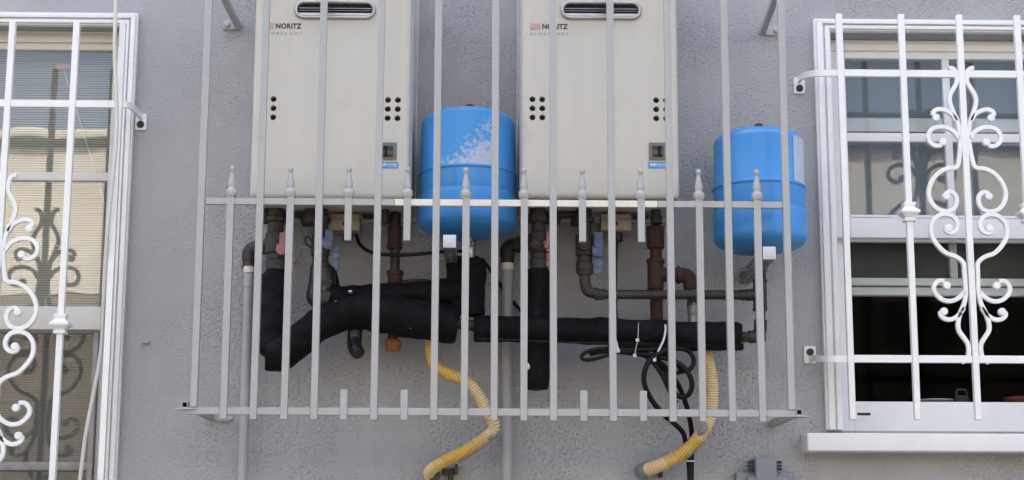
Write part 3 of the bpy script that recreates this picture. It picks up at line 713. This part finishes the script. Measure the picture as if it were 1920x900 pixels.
# ------------------------------------------------------------------ blue expansion tanks
def tank(cx, s_top, s_bot, g1, g2, label, lab_u, r=.1062, resseed=0, lo=.5, hi=.6, laby=(235, 300)):
    Y = -.165; X = P(cx, (g1 + g2) / 2, Y).x; z = lambda py: P(cx, py, Y).z
    root = empty('expansion_tank', label, 'tank', (X, Y, z(s_bot)), 'blue expansion tanks')
    zt, zb, z1, z2 = z(s_top), z(s_bot), z(g1), z(g2); ru = r * .975
    prof = [(.014, zb - .040)]
    for k_ in range(12):
        a = R(90 - k_ * 7.5); prof.append((.014 + (r - .014) * math.cos(a) if k_ else .014, zb - .036 * math.sin(a) ** .9))
    prof += [(r, zb), (r, z2 - .012), (r * .992, z2 - .005), (r * .972, z2 - .001), (r * .966, z2 + .002), (r * .975, z2 + .005), (ru * 1.006, z2 + .008), (ru * 1.006, z1 - .006), (ru * 1.006, z1 - .004), (ru * 1.030, z1 - .002), (ru * 1.032, z1 + .001), (ru * 1.0, z1 + .0035), (ru * .985, z1 + .005), (ru * .985, zt - .006)]
    for k_ in range(1, 13):
        a = R(k_ * 7.5); prof.append((max(0, ru * .985 * math.cos(a) ** .62), zt - .004 + .034 * math.sin(a)))
    prof[-1] = (0, zt + .030)
    mb = MB().lathe([(rr, h) for rr, h in prof], (X, Y, 0), n=72); sh_ = mb.build('shell', 'blue', root, 50)
    MB().lathe([(.0105, 0), (.0115, .008), (.0095, .016), (.006, .019), (0, .019)], (X + .003, Y, zt + .029), n=20).build('valve_cap', 'black', root)
    # torn label on the upper shell
    a0, a1 = lab_u; lb = MB(); za, zb2 = z(laby[1]), z(laby[0]); n = 20; gr = []
    for j in range(2):
        gr.append([lb.bm.verts.new((X + (ru * .985 + .0007) * math.sin(a0 + (a1 - a0) * i / n), Y - (ru * .985 + .0007) * math.cos(a0 + (a1 - a0) * i / n), (za, zb2)[j])) for i in range(n + 1)])
    for i in range(n): lb.bm.faces.new((gr[0][i], gr[0][i + 1], gr[1][i + 1], gr[1][i]))
    lo_ = lb.build('torn_label', residue(resseed, lo, hi, (za + zb2) / 2 - z(s_bot)), root, 60)
    MB().lathe([(.012, -.055), (.012, -.045), (.015, -.044), (.015, -.036), (.011, -.034)], (X, Y, zb), n=20).build('nozzle', 'steel', root)
    return root
tank(877, 234, 417, 330, 368, 'blue tank between the two heaters with a torn white label on its front', (R(-34), R(30)), resseed=2.1, lo=.52, hi=.68, laby=(228, 327), r=.1125)
tank(1424, 270, 446, 356, 398, 'blue tank near the right window with a pale label patch on its right flank', (R(40), R(82)), resseed=.3, lo=.34, hi=.52, laby=(268, 352))

# strut channel brackets under the tanks
def strut(px0, py0, label):
    c = P(px0, py0, CY - .002); h = .0142; L = CY - .002
    root = empty('strut_bracket', label, 'bracket', (c.x, 0, c.z), 'strut brackets under the blue tanks')
    b = MB().box(c.x - h + .001, c.x + h - .001, L + .002, -.0006, c.z - h + .001, c.z + h - .001, .001, 1).build('channel', 'galvl', root, 30)
    ct = MB(); y = L + .045
    while y < -.03:
        ct.box(c.x - h - .01, c.x + h + .01, y, y + .018, c.z - .003, c.z + .003)
        ct.box(c.x - .004, c.x + .004, y + .002, y + .020, c.z - h - .01, c.z - h + .004); y += .036
    cut(b, ct)
    cp = MB().box(c.x - h, c.x + h, L - .006, L + .006, c.z - h, c.z + h, .0025, 2).build('end_cap', 'capm', root)
    MB().box(c.x - .009, c.x + .009, L - .0072, L - .0055, c.z - .009, c.z + .009, .001).build('cap_emboss', 'capm', cp)
    MB().tube([(c.x - .035, -.14, c.z - .003), (c.x + .03, -.14, c.z - .003)], .004, 12).build('clamp_bolt', 'galvl', root)
strut(843, 453, 'galvanised strut bracket under the middle tank, white end cap facing out')
strut(1442, 475, 'slotted strut bracket under the right tank, white end cap facing out')

# ------------------------------------------------------------------ pipes and fittings
def fit(mb, x, y0, y1, wpx, Y, n=20):
    """vertical run in photo pixels: returns after adding cylinder of width wpx"""
    a, b = P(x, y0, Y), P(x, y1, Y); r = wpx * K(Y) / 2
    mb.lathe([(0, b.z), (r * .93, b.z), (r, b.z + .0015), (r, a.z - .0015), (r * .93, a.z), (0, a.z)], (P(x, (y0 + y1) / 2, Y).x, Y, 0), n=n); return mb
def drain(px, y0, label, wpx, elbow_px):
    Y = -.045
    root = empty('drain_pipe', label, 'pipe', (P(px, 850, Y).x, Y, 0), 'grey painted drain pipes below the heaters')
    X = P(px, 700, Y).x; r = wpx * K(Y) / 2; zt = P(px, y0, Y).z
    mb = MB().lathe([(0, .02), (r, .02), (r, zt - .045), (r * 1.12, zt - .044), (r * 1.12, zt - .012), (0, zt - .012)], (X, Y, 0), n=28); mb.build('pipe', 'pvc', root)
    MB().lathe([(r * 1.05, zt - .0115), (r * 1.2, zt - .011), (r * 1.2, zt + .004), (r * 1.05, zt + .0045)], (X, Y, 0), n=28).build('collar', 'pvcw', root)
    r0 = r; r = r * (1.25 if px < 600 else 1.1)
    e = MB(); e.lathe([(0, zt + .005), (r * 1.15, zt + .005), (r * 1.15, zt + .018), (r * 1.25, zt + .019), (r * 1.25, zt + .028), (0, zt + .03)], (X, Y, 0), n=24)
    zc = zt + .034
    e.tube(cat_rom([(X, Y, zt + .02), (X - .001, Y, zc), (X + .008, Y, zc + .012), (X + .03, Y - .01, zc + .014)], 5), r * 1.25, 18)
    e.lathe([(0, 0), (r * 1.45, 0), (r * 1.45, .012), (r * 1.2, .014), (0, .014)], (X + .018, Y - .006, zc + .014), 'X', 18)
    e.tube([(X + .03, Y - .01, zc + .014), (X + elbow_px * K(Y), Y - .05, zc + .016)], r * .95, 16)
    e.lathe([(0, 0), (r * 1.5, 0), (r * 1.5, .014), (0, .014)], (X + .038, Y - .022, zc + .015), 'X', 8)
    e.build('elbow', 'iron', root); r = r0
    return root, X, zt
d1, dX, dz = drain(461, 503, 'grey painted drain pipe left of the left heater, dark elbow on top', 18, 46)
MB().box(dX - .026, dX - .019, -.012, -.0005, P(443, 502, 0).z, P(443, 468, 0).z, .001).build('pipe_hanger', 'galvl', d1)
drain(951, 497, 'grey painted drain pipe below the middle tank, white collar and elbow on top', 20, 46)

def valve(px, y0, y1, w, col, up, dn, label, face=None, Y=-.13):
    root = empty('shutoff_valve', label, 'valve', P(px, y1, Y), 'shut-off valves under the heaters')
    b = MB(); h = y1 - y0
    for a, c, s in ((0, .16, .9), (.16, .24, 1.15), (.24, .42, .85), (.42, .74, 1.12), (.74, .84, .95), (.84, 1, 1.05)):
        fit(b, px, y0 + h * a, y0 + h * c, w * s, Y, 8 if s > 1.13 else 20)
    b.build('body', 'galv', root)
    if face:
        c = P(face[0], face[1], Y - .022); r = face[2] * K(Y)
        MB().lathe([(0, .018), (r, .018), (r, .0), (r * .85, -.003), (r * .45, -.003), (r * .45, -.008), (0, -.009)], c, 'Y', 22).build('face_cap', 'galv', root)
    for q, (x0, yy0, x1, yy1) in enumerate((up, dn)):
        Yh = Y - .018 + .012 * q; A_, B_ = P(x0, yy1, Yh), P(x1, yy0, Yh)
        hb = MB(); hb.box(A_.x, B_.x, Yh - .004, Yh + .004, A_.z, B_.z, .0025, 2)
        m_ = (A_ + B_) / 2; r = (B_.x - A_.x) * .62
        hb.lathe([(0, .006), (r, .006), (r, -.006), (r * .7, -.0085), (0, -.0085)], (m_.x - (.004 if q == 0 else -.001), Yh, A_.z + (.012 if q == 0 else (B_.z - A_.z) * .6)), 'Y', 18)
        if q == 0: hb.lathe([(0, .004), (.004, .0035), (.006, 0), (.004, -.0035), (0, -.004)], (A_.x - .003, Yh - .001, A_.z + .021), 'X', 12)
        hb.build('handle', col, root)
    return root
valve(517, 388, 507, 36, 'pink', (523, 436, 541, 478), (535, 474, 552, 508), 'shut-off valve with faded pink handles at the far left under the left heater')
valve(601, 388, 512, 32, 'bluev', (609, 430, 625, 468), (621, 462, 636, 506), 'shut-off valve with blue handles above a black taped elbow')
valve(1010, 388, 505, 32, 'pink', (1024, 434, 1032, 472), (1024, 474, 1031, 500), 'shut-off valve with a narrow pink handle and round face cap', (1006, 457, 12))
v4 = valve(1096, 388, 512, 31, 'bluev', (1115, 435, 1130, 482), (1112, 480, 1129, 514), 'shut-off valve with light blue handles above the long bare grey pipe', (1096, 458, 13))
loop = MB().tube(cat_rom([P(592, 462, -.16), P(586, 455, -.17), P(578, 444, -.17), P(572, 447, -.17), P(574, 457, -.17), P(584, 464, -.16)], 5), .0022, 8).build('key_loop', 'black'); tag(loop, 'small black loop fitting hanging left of the blue handled valve on the left', 'fitting')

# foam-covered piping
def foam(mb, l, wpx, sub=6, ns=.0012, seed=0, wl=None, rnd=False):
    pts = resample(cat_rom(PP(l), sub), .005) if len(l) > 2 else resample(PP(l), .005)
    n = len(pts); Y = l[0][2]; r = wpx * K(Y) / 2
    rad = []
    for i in range(n):
        t = i / (n - 1); f = 1 + .05 * noise.noise(Vector((i * .22 + seed, seed, 0))) + .10 * noise.noise(Vector((i * .045 + seed, 3.3, 0)))
        if wl: f *= wl[0] + (wl[1] - wl[0]) * t
        e_ = min(i, n - 1 - i)
        if rnd and e_ < 4: f *= (.45, .74, .90, .97)[e_]
        elif e_ == 0: f *= .90
        elif e_ == 1: f *= .97
        rad.append(f)
    n0 = len(mb.bm.verts); mb.tube(pts, r, 30, rad); mb.bm.verts.ensure_lookup_table()
    for v in mb.bm.verts[n0:]:                                   # wrinkles and dents of the aged foam
        d = noise.noise(v.co * 45 + Vector((seed, 0, 0))) * .0040 + noise.noise(v.co * 140) * .0012
        v.co += Vector((noise.noise(v.co * 30), noise.noise(v.co * 30 + Vector((9, 0, 0))), noise.noise(v.co * 30 + Vector((0, 9, 0))))) * .0030 + Vector((0, -1, 0)) * d
    return mb
f1 = empty('insulated_pipe', 'black foam covered piping bending under the left heater', 'pipe', P(640, 590, -.14))
foam(MB(), [(517, 506, -.13), (515, 560, -.13), (512, 640, -.135), (511, 668, -.14)], 56, seed=1, rnd=True).build('foam_sleeve', 'foam', f1, 60)
foam(MB(), [(500, 668, -.165), (514, 668, -.165), (534, 660, -.165), (565, 636, -.16), (605, 605, -.155), (660, 585, -.155), (720, 590, -.155), (790, 600, -.155), (858, 610, -.155)], 68, seed=4, wl=(.86, 1.1), rnd=False).build('foam_sleeve', 'foam', f1, 60)
foam(MB(), [(603, 555, -.12), (640, 562, -.125), (720, 556, -.125), (790, 552, -.125), (868, 545, -.12)], 50, seed=7).build('foam_sleeve', 'foam', f1, 60)
foam(MB(), [(606, 500, -.13), (604, 530, -.13), (600, 556, -.13), (618, 566, -.13)], 50, seed=9).build('taped_elbow', 'tape', f1, 60)
foam(MB(), [(618, 498, -.11), (624, 530, -.11), (630, 552, -.11)], 24, seed=9).build('foam_sleeve', 'foam', f1, 60)
foam(MB(), [(856, 470, -.12), (858, 520, -.12), (858, 560, -.12), (864, 588, -.12)], 40, seed=12).build('foam_sleeve', 'foam', f1, 60)
foam(MB(), [(886, 487, -.14), (886, 520, -.14), (885, 592, -.14)], 50, seed=15).build('foam_sleeve', 'foam', f1, 60)
el = MB(); foam(el, [(667, 610, -.13), (664, 632, -.13), (664, 648, -.135), (672, 664, -.15)], 27, seed=3); el.build('drain_elbow', 'tape', f1, 60)
MB().tube(PP([(856, 606, -.155), (892, 612, -.155)]), .0125, 18).build('bare_pipe', 'iron', f1)
for q in ((657, 547, 8), (630, 566, 3), (770, 617, 2)):
    c = P(q[0], q[1], -.176); s_ = q[2] * K(-.17) / 2
    MB().poly([(c.x - s_, c.z), (c.x - s_ * .2, c.z - s_ * .4), (c.x + s_, c.z - s_ * .1), (c.x + s_ * .7, c.z + s_ * .5), (c.x - s_ * .4, c.z + s_ * .3)], -.186 if q[2] > 4 else -.19, -.15).build('paint_fleck', 'pvcw', f1, 0)
f2 = empty('insulated_pipe', 'long black foam covered pipe run under the right heater', 'pipe', P(1140, 620, -.15))
foam(MB(), [(888, 616, -.15), (980, 617, -.15), (1060, 620, -.15), (1150, 622, -.15), (1240, 626, -.15), (1388, 630, -.15)], 51, seed=20).build('foam_sleeve', 'foam', f2, 60)
foam(MB(), [(1140, 645, -.165), (1250, 649, -.165), (1330, 650, -.165), (1394, 650, -.165)], 16, seed=22).build('foam_sleeve', 'foam', f2, 60)
foam(MB(), [(1009, 504, -.13), (1009, 560, -.13), (1008, 602, -.13)], 44, seed=24).build('foam_sleeve', 'foam', f2, 60)
foam(MB(), [(1009, 636, -.13), (1009, 690, -.13), (1009, 730, -.13)], 43, seed=26).build('foam_sleeve', 'foam', f2, 60)
MB().tube(PP([(893, 635, -.1765), (960, 637, -.1770), (1060, 642, -.1785), (1160, 643, -.1795)]), .0009, 6).build('seam', 'galv', f2)
c = P(990, 686, -.155); MB().lathe([(0, .008), (.003, .005), (.0055, 0), (.004, -.006), (0, -.009)], (c.x, -.148, c.z), n=7).build('paint_fleck', 'pvcw', f2, 0)

# rusty gas lines
g1 = empty('gas_pipe', 'rusty brown gas pipe under the left heater ending in an orange cap', 'pipe', P(740, 650, -.10), )
b = MB(); fit(b, 741, 385, 560, 18, -.10); fit(b, 741, 398, 425, 22, -.10, 8); b.build('riser', 'iron', g1)
b = MB(); fit(b, 740, 424, 468, 27, -.10); fit(b, 740, 458, 466, 30, -.10); b.build('coupling', 'rust', g1)
b = MB(); fit(b, 741, 508, 540, 28, -.10); fit(b, 741, 508, 516, 32, -.10); b.build('tee', 'rust', g1)
b = MB(); b.tube(cat_rom(PP([(748, 536, -.10), (762, 531, -.10), (800, 530, -.10), (812, 538, -.10)]), 5), .0085, 14); b.build('rusty_nipple', 'rust', g1)
b = MB(); fit(b, 737, 612, 640, 20, -.10); b.build('nipple', 'iron', g1)
b = MB(); fit(b, 737, 636, 658, 28, -.10, 8); fit(b, 737, 640, 652, 30, -.10, 24); b.build('end_cap', 'rusto', g1)
g2 = empty('gas_pipe', 'rusty brown gas pipe with a branching elbow under the right heater', 'pipe', P(1229, 600, -.10))
b = MB(); fit(b, 1230, 388, 430, 17, -.10); fit(b, 1230, 400, 412, 20, -.10, 8); b.build('nipple', 'galv', g2)
b = MB(); fit(b, 1229, 425, 466, 33, -.10); fit(b, 1229, 455, 463, 34, -.10, 8); b.build('coupling', 'rust', g2)
b = MB(); fit(b, 1230, 460, 500, 23, -.10); fit(b, 1231, 530, 612, 24, -.10); b.build('riser', 'rust', g2)
b = MB(); fit(b, 1229, 486, 543, 31, -.10); fit(b, 1229, 486, 494, 35, -.10)
b.tube(PP([(1229, 515, -.10), (1262, 515, -.10)]), .0165, 18); b.build('tee', 'rust', g2)
b = MB(); b.tube(PP([(1260, 515, -.10), (1275, 515, -.10)]), .0125, 18); b.lathe([(0, -.004), (.0165, -.004), (.0165, .004), (0, .004)], P(1266, 515, -.10), 'X', 18); b.build('union', 'galv', g2)
b = MB(); b.tube(cat_rom(PP([(1270, 516, -.10), (1284, 517, -.10), (1293, 525, -.10), (1296, 542, -.10)]), 6), .0175, 20)
b.lathe([(0, -.004), (.0205, -.004), (.0205, .004), (0, .004)], P(1272, 516, -.10), 'X', 20); b.build('elbow', 'rust', g2)
b = MB(); fit(b, 1299, 560, 575, 22, -.10, 20); b.build('nipple', 'rust', g2)
b = MB(); fit(b, 1300, 568, 590, 24, -.10, 8); fit(b, 1300, 588, 640, 18, -.10); b.build('adapter', 'galvl', g2)

# bare dark pipe from the cold valve to the right tank
wp = empty('water_pipe', 'bare dark grey water pipe running right to the tank near the window', 'pipe', P(1425, 620, -.155))
Yw = -.145
b = MB(); b.tube(cat_rom(PP([(1097, 508, Yw), (1097, 530, Yw), (1103, 546, Yw), (1120, 551, Yw)]), 6), .0125, 20)
b.lathe([(0, -.004), (.015, -.004), (.015, .004), (0, .004)], P(1119, 551, Yw), 'X', 20); fit(b, 1097, 506, 516, 27, Yw); b.build('elbow', 'galv', wp)
MB().tube(PP([(1116, 552, Yw), (1424, 553, Yw)]), .0108, 20).build('run', 'grip', wp)
b = MB(); b.tube(PP([(1118, 552, Yw), (1134, 552, Yw)]), .0128, 20).build('coupling', 'galv', wp)
b = MB(); b.tube(PP([(1386, 553, Yw), (1402, 553, Yw)]), .0122, 18); b.tube(PP([(1398, 553, Yw), (1424, 553, Yw)]), .0138, 18); b.build('union', 'grip', wp)
b = MB(); fit(b, 1425, 527, 582, 26, Yw); fit(b, 1425, 577, 583, 28, Yw); fit(b, 1425, 524, 530, 28, Yw); b.build('tee', 'iron', wp)
b = MB(); fit(b, 1425, 470, 640, 19, Yw); b.build('riser', 'iron', wp)
b = MB(); fit(b, 1425, 488, 524, 22, Yw); fit(b, 1425, 498, 505, 26, Yw, 8); b.build('nipple', 'rust', wp)
b = MB(); b.tube(cat_rom(PP([(1426, 600, Yw), (1425, 620, Yw), (1418, 630, Yw), (1404, 632, Yw)]), 6), .0148, 20); b.build('elbow', 'iron', wp)
b = MB(); b.tube(PP([(1384, 632, Yw), (1418, 632, Yw)]), .0112, 18); b.lathe([(0, -.005), (.0135, -.005), (.0135, .005), (0, .005)], P(1395, 632, Yw), 'X', 6); b.build('nipple', 'galv', wp)

# middle tank feed
tf = empty('tank_connector', 'small steel connector between the middle tank and the black foam block', 'connector', P(883, 470, -.15))
b = MB(); fit(b, 882, 452, 462, 22, -.15, 6); fit(b, 882, 460, 486, 17, -.15); b.build('union', 'steel', tf)
MB().tube(PP([(846, 476, -.155), (888, 479, -.155)]), .004, 12).build('stay_rod', 'galvl', tf)
b = MB(); fit(b, 883, 484, 494, 24, -.15, 20); b.build('nut', 'galv', tf)

# ------------------------------------------------------------------ yellow corrugated hoses
def hose(l, wpx, bands, label, name='corrugated_hose'):
    """bands: list of (t_end, main material index) 0 cream 1 yellow 2 cement"""
    pts = resample(cat_rom(PP(l), 10), .0014); n = len(pts); Y = l[0][2]; r = wpx * K(Y) / 2
    per = 4; rad = []; mis = []
    for i in range(n):
        ph = i % per; rad.append((1.0, .99, .93, .90)[ph] if True else 1)
        t = i / n; m_ = 0
        for te, mm in bands:
            if t <= te: m_ = mm; break
        else: m_ = bands[-1][1]
        if random.random() < .0: m_ = 0
        mis.append(m_ if ph in (0, 3) or m_ == 2 else (2 if ph == 2 else m_))
    mis = [(3 if (i % per == 2) else (0, 1, 3)[min(1, m_)] if m_ != 2 else 3) for i, m_ in enumerate(mis)]
    root = empty(name, label, 'hose', pts[-1], 'yellow corrugated hoses below the heaters')
    mb = MB(); mb.tube(pts, r, 20, rad, mis); mb.build('hose_body', ['hosec', 'hosey', 'mud', 'groove'], root, 80)
    return root, pts, r
h1, pts1, r1 = hose([(808, 640, -.11), (809, 668, -.112), (818, 688, -.115), (842, 702, -.12), (872, 714, -.125), (895, 737, -.125), (912, 770, -.12), (924, 790, -.115), (925, 806, -.11), (905, 824, -.105), (872, 845, -.10), (840, 861, -.09), (818, 873, -.075), (806, 884, -.05), (806, 893, -.02)], 23,
     [(.30, 1), (.58, 0), (.86, 1), (1, 0)], 'yellow corrugated hose that ends lower left of the middle drain pipe')
h2, pts2, r2 = hose([(1321, 645, -.12), (1326, 672, -.122), (1333, 705, -.125), (1335, 745, -.125), (1330, 785, -.12), (1316, 812, -.115), (1292, 838, -.11), (1262, 860, -.10), (1235, 873, -.085), (1212, 881, -.06)], 25,
     [(.50, 0), (.60, 0), (.84, 1), (1, 0)], 'yellow corrugated hose curving down beside the black cables, grey end ring')
# cement smears stuck to the hoses, end fittings
def smear(parent, l, rad, seed=1):
    pts = resample(cat_rom(PP(l), 6), .003); n = len(pts)
    rr = [max(.2, math.sin(math.pi * (i + .6) / (n + .2)) ** .5) * (1 + .35 * noise.noise(Vector((i * .5, seed, 0)))) for i in range(n)]
    MB().tube(pts, rad, 10, rr).build('cement_smear', 'mud', parent, 60)
smear(h1, [(927, 812, -.108), (917, 826, -.108), (900, 838, -.104), (878, 852, -.10), (860, 866, -.095)], .0062)
smear(h1, [(932, 806, -.112), (925, 816, -.114), (914, 822, -.114)], .008, 3)
smear(h2, [(1322, 815, -.115), (1312, 830, -.112), (1294, 848, -.108), (1270, 868, -.10), (1255, 880, -.095)], .0075, 5)
smear(h2, [(1326, 792, -.128), (1318, 806, -.128), (1308, 816, -.125)], .009, 7)
ef = MB(); e0 = P(1205, 883, -.03); ax = (P(1205, 883, -.03) - P(1222, 878, -.07)).normalized()
ef.tube([P(1216, 880, -.062), P(1209, 883, -.052)], .0175, 24).tube([P(1213, 881, -.055), P(1206, 884, -.012)], .0195, 24); ef.build('end_ring', 'obox', h2)
MB().box(P(1236, 880, -.03).x, P(1243, 880, -.03).x, -.03, -.0005, P(1240, 895, -.03).z, P(1240, 883, -.03).z, .001).build('clip', 'galv', h2)
b = MB(); b.tube([P(815, 892, -.045), P(812, 893, -.004)], .0135, 20); b.box(P(828, 890, -.03).x, P(852, 890, -.03).x, -.03, -.0005, P(840, 889, -.03).z, P(840, 878, -.03).z, .002)
b.box(P(853, 880, -.04).x, P(858, 880, -.04).x, -.05, -.0005, P(855, 889, -.04).z, P(855, 870, -.04).z, .001); b.lathe([(0, -.01), (.006, -.01), (.006, .004), (0, .004)], P(845, 893, -.03), n=6)
b.build('hose_clamp', 'iron', h1)

# ------------------------------------------------------------------ cables
def cable(name, l, r, label, cat='cable', group=None, m='cable', step=.006):
    o = MB().tube(resample(cat_rom(PP(l), 8), step), r, 12).build(name, m, None, 80, origin=P(*l[0])); tag(o, label, cat, group); return o
cable('cable', [(668, 440, -.09), (676, 460, -.11), (700, 474, -.13), (745, 478, -.14), (790, 476, -.14), (832, 472, -.13), (850, 474, -.10), (900, 486, -.06), (925, 515, -.04), (950, 553, -.03), (976, 582, -.02), (992, 610, -.02)], .0042, 'thin black cable from the left heater box across the middle pipe to the wall')
cable('cable', [(1157, 444, -.09), (1155, 500, -.09), (1155, 560, -.095), (1156, 600, -.11)], .0032, 'thin straight black cable dropping from the right heater box')
cl = empty('cable_bundle', 'tangled black cables looped and tied under the right foam pipe', 'cable', P(1230, 680, -.17))
def strand(l, r=.0052): MB().tube(resample(cat_rom(PP(l), 8), .006), r, 12).build('cable_strand', 'cable', cl, 80)
strand([(1170, 652, -.17), (1135, 653, -.185), (1105, 658, -.19), (1091, 666, -.19), (1094, 674, -.19), (1115, 673, -.19), (1145, 664, -.19), (1170, 660, -.185), (1200, 661, -.18), (1230, 668, -.17)], .0045)
strand([(1120, 658, -.185), (1105, 664, -.18), (1150, 656, -.18), (1190, 656, -.185), (1240, 655, -.185), (1275, 654, -.18), (1293, 660, -.175), (1301, 677, -.175), (1293, 693, -.175), (1272, 697, -.175)])
strand([(1262, 656, -.19), (1238, 662, -.195), (1218, 676, -.195), (1208, 700, -.195), (1209, 722, -.19), (1222, 750, -.18), (1242, 775, -.17), (1265, 795, -.15), (1281, 812, -.13), (1286, 835, -.10), (1290, 858, -.08)], .0058)
strand([(1160, 660, -.175), (1205, 666, -.18), (1225, 680, -.18), (1243, 706, -.18), (1256, 735, -.175), (1268, 755, -.17)])
strand([(1190, 662, -.18), (1230, 668, -.185), (1262, 676, -.19), (1285, 692, -.195), (1297, 715, -.195), (1294, 736, -.19), (1280, 745, -.185), (1266, 738, -.18), (1255, 720, -.175), (1248, 698, -.17)], .0058)
strand([(1215, 664, -.175), (1245, 686, -.17), (1266, 712, -.165), (1280, 740, -.15), (1291, 775, -.12), (1297, 812, -.08), (1297, 850, -.05), (1296, 905, -.045), (1296, 960, -.045)], .0058)
strand([(1225, 660, -.18), (1250, 668, -.185), (1268, 680, -.185), (1278, 697, -.18)])
strand([(1224, 670, -.17), (1240, 690, -.165), (1262, 700, -.17), (1278, 697, -.17)], .0045)
strand([(1291, 856, -.055), (1293, 890, -.05), (1294, 950, -.05)], .006)
MB().box(P(1286, 861, -.06).x, P(1302, 861, -.06).x, -.067, -.045, P(1294, 866, -.06).z, P(1294, 863, -.06).z, .001).build('tie_wrap', 'tie', cl)
def tie(l, label, hd):
    pts = resample(cat_rom(PP(l), 6), .003); root = empty('cable_tie', label, 'cable tie', pts[-1], 'white cable ties on the foam pipe')
    MB().sweep(pts, [(-.0022, -.0007), (.0022, -.0007), (.0022, .0007), (-.0022, .0007)]).build('strap', 'tie', root, 30)
    for hx_, hy_ in hd:
        c = P(hx_, hy_, -.197); MB().box(c.x - .0038, c.x + .0038, c.y - .0035, c.y + .0035, c.z - .0038, c.z + .0038, .0008, 1).build('lock_head', 'tie', root)
tie([(1155, 597, -.155), (1153, 606, -.181), (1153, 630, -.190), (1157, 648, -.191), (1160, 660, -.194)], 'leftmost white cable tie on the long black foam pipe', [(1159, 658)])
tie([(1197, 603, -.155), (1197, 611, -.181), (1196, 636, -.190), (1193, 650, -.191), (1190, 668, -.194)], 'middle white cable tie on the long black foam pipe', [(1195, 638), (1190, 667)])
tie([(1243, 604, -.155), (1248, 613, -.182), (1245, 635, -.191), (1236, 655, -.196), (1226, 676, -.200)], 'longest white cable tie, slanting down to the cable loops', [(1227, 675)])
wc = cable('hanging_cord', [(218, -60, -.155), (216, 40, -.155), (215, 100, -.155), (219, 230, -.155), (213, 320, -.15), (203, 420, -.14), (196, 520, -.12), (193, 600, -.10), (191, 640, -.09), (185, 690, -.09), (172, 755, -.09), (160, 820, -.085), (150, 900, -.08), (140, 1000, -.08)], .0046, 'off white cord hanging down in front of the left window guard', 'cord', m='cord')

# ------------------------------------------------------------------ outlet box low on the wall, small nub
ox = P(1435, 890, -.05); c = lambda px, py, Y: P(px, py, Y)
ob_ = empty('outlet_box', 'grey weatherproof outlet box low on the wall with black hinges', 'electrical box', (ox.x, -.001, P(1435, 1010, -.05).z))
MB().box(c(1379, 890, -.03).x, c(1489, 890, -.03).x, -.035, -.0006, c(1435, 1010, -.03).z, c(1435, 884, -.03).z, .008, 3).build('base', 'obox', ob_)
MB().box(c(1400, 890, -.05).x, c(1478, 890, -.05).x, -.055, -.0355, c(1435, 1000, -.05).z, c(1435, 893, -.05).z, .006, 3).build('lid', 'obox', ob_)
MB().box(c(1416, 870, -.055).x, c(1456, 870, -.055).x, -.062, -.0008, c(1435, 910, -.055).z, c(1435, 857, -.055).z, .005, 3).build('hinge_cover', 'obox', ob_)
for hx_ in (1408, 1462):
    hb = MB()
    for a, b2 in ((864, 869), (871, 875), (877, 882)): hb.box(c(hx_ - 5, 870, -.045).x, c(hx_ + 4, 870, -.045).x, -.048, -.030, c(1435, b2, -.045).z, c(1435, a, -.045).z, .001)
    hb.build('hinge', 'black', ob_)
nb = MB().poly([(P(265, 640, 0).x, P(265, 640, 0).z), (P(268, 645, 0).x, P(268, 645, 0).z), (P(281, 644, 0).x, P(281, 644, 0).z), (P(281, 640, 0).x, P(281, 640, 0).z), (P(270, 642, 0).x, P(270, 641, 0).z)], -.012, -.0003).build('wall_stub', 'led'); tag(nb, 'small painted stub sticking out of the bare wall left of the cage', 'stub')
bpy.context.view_layer.update()
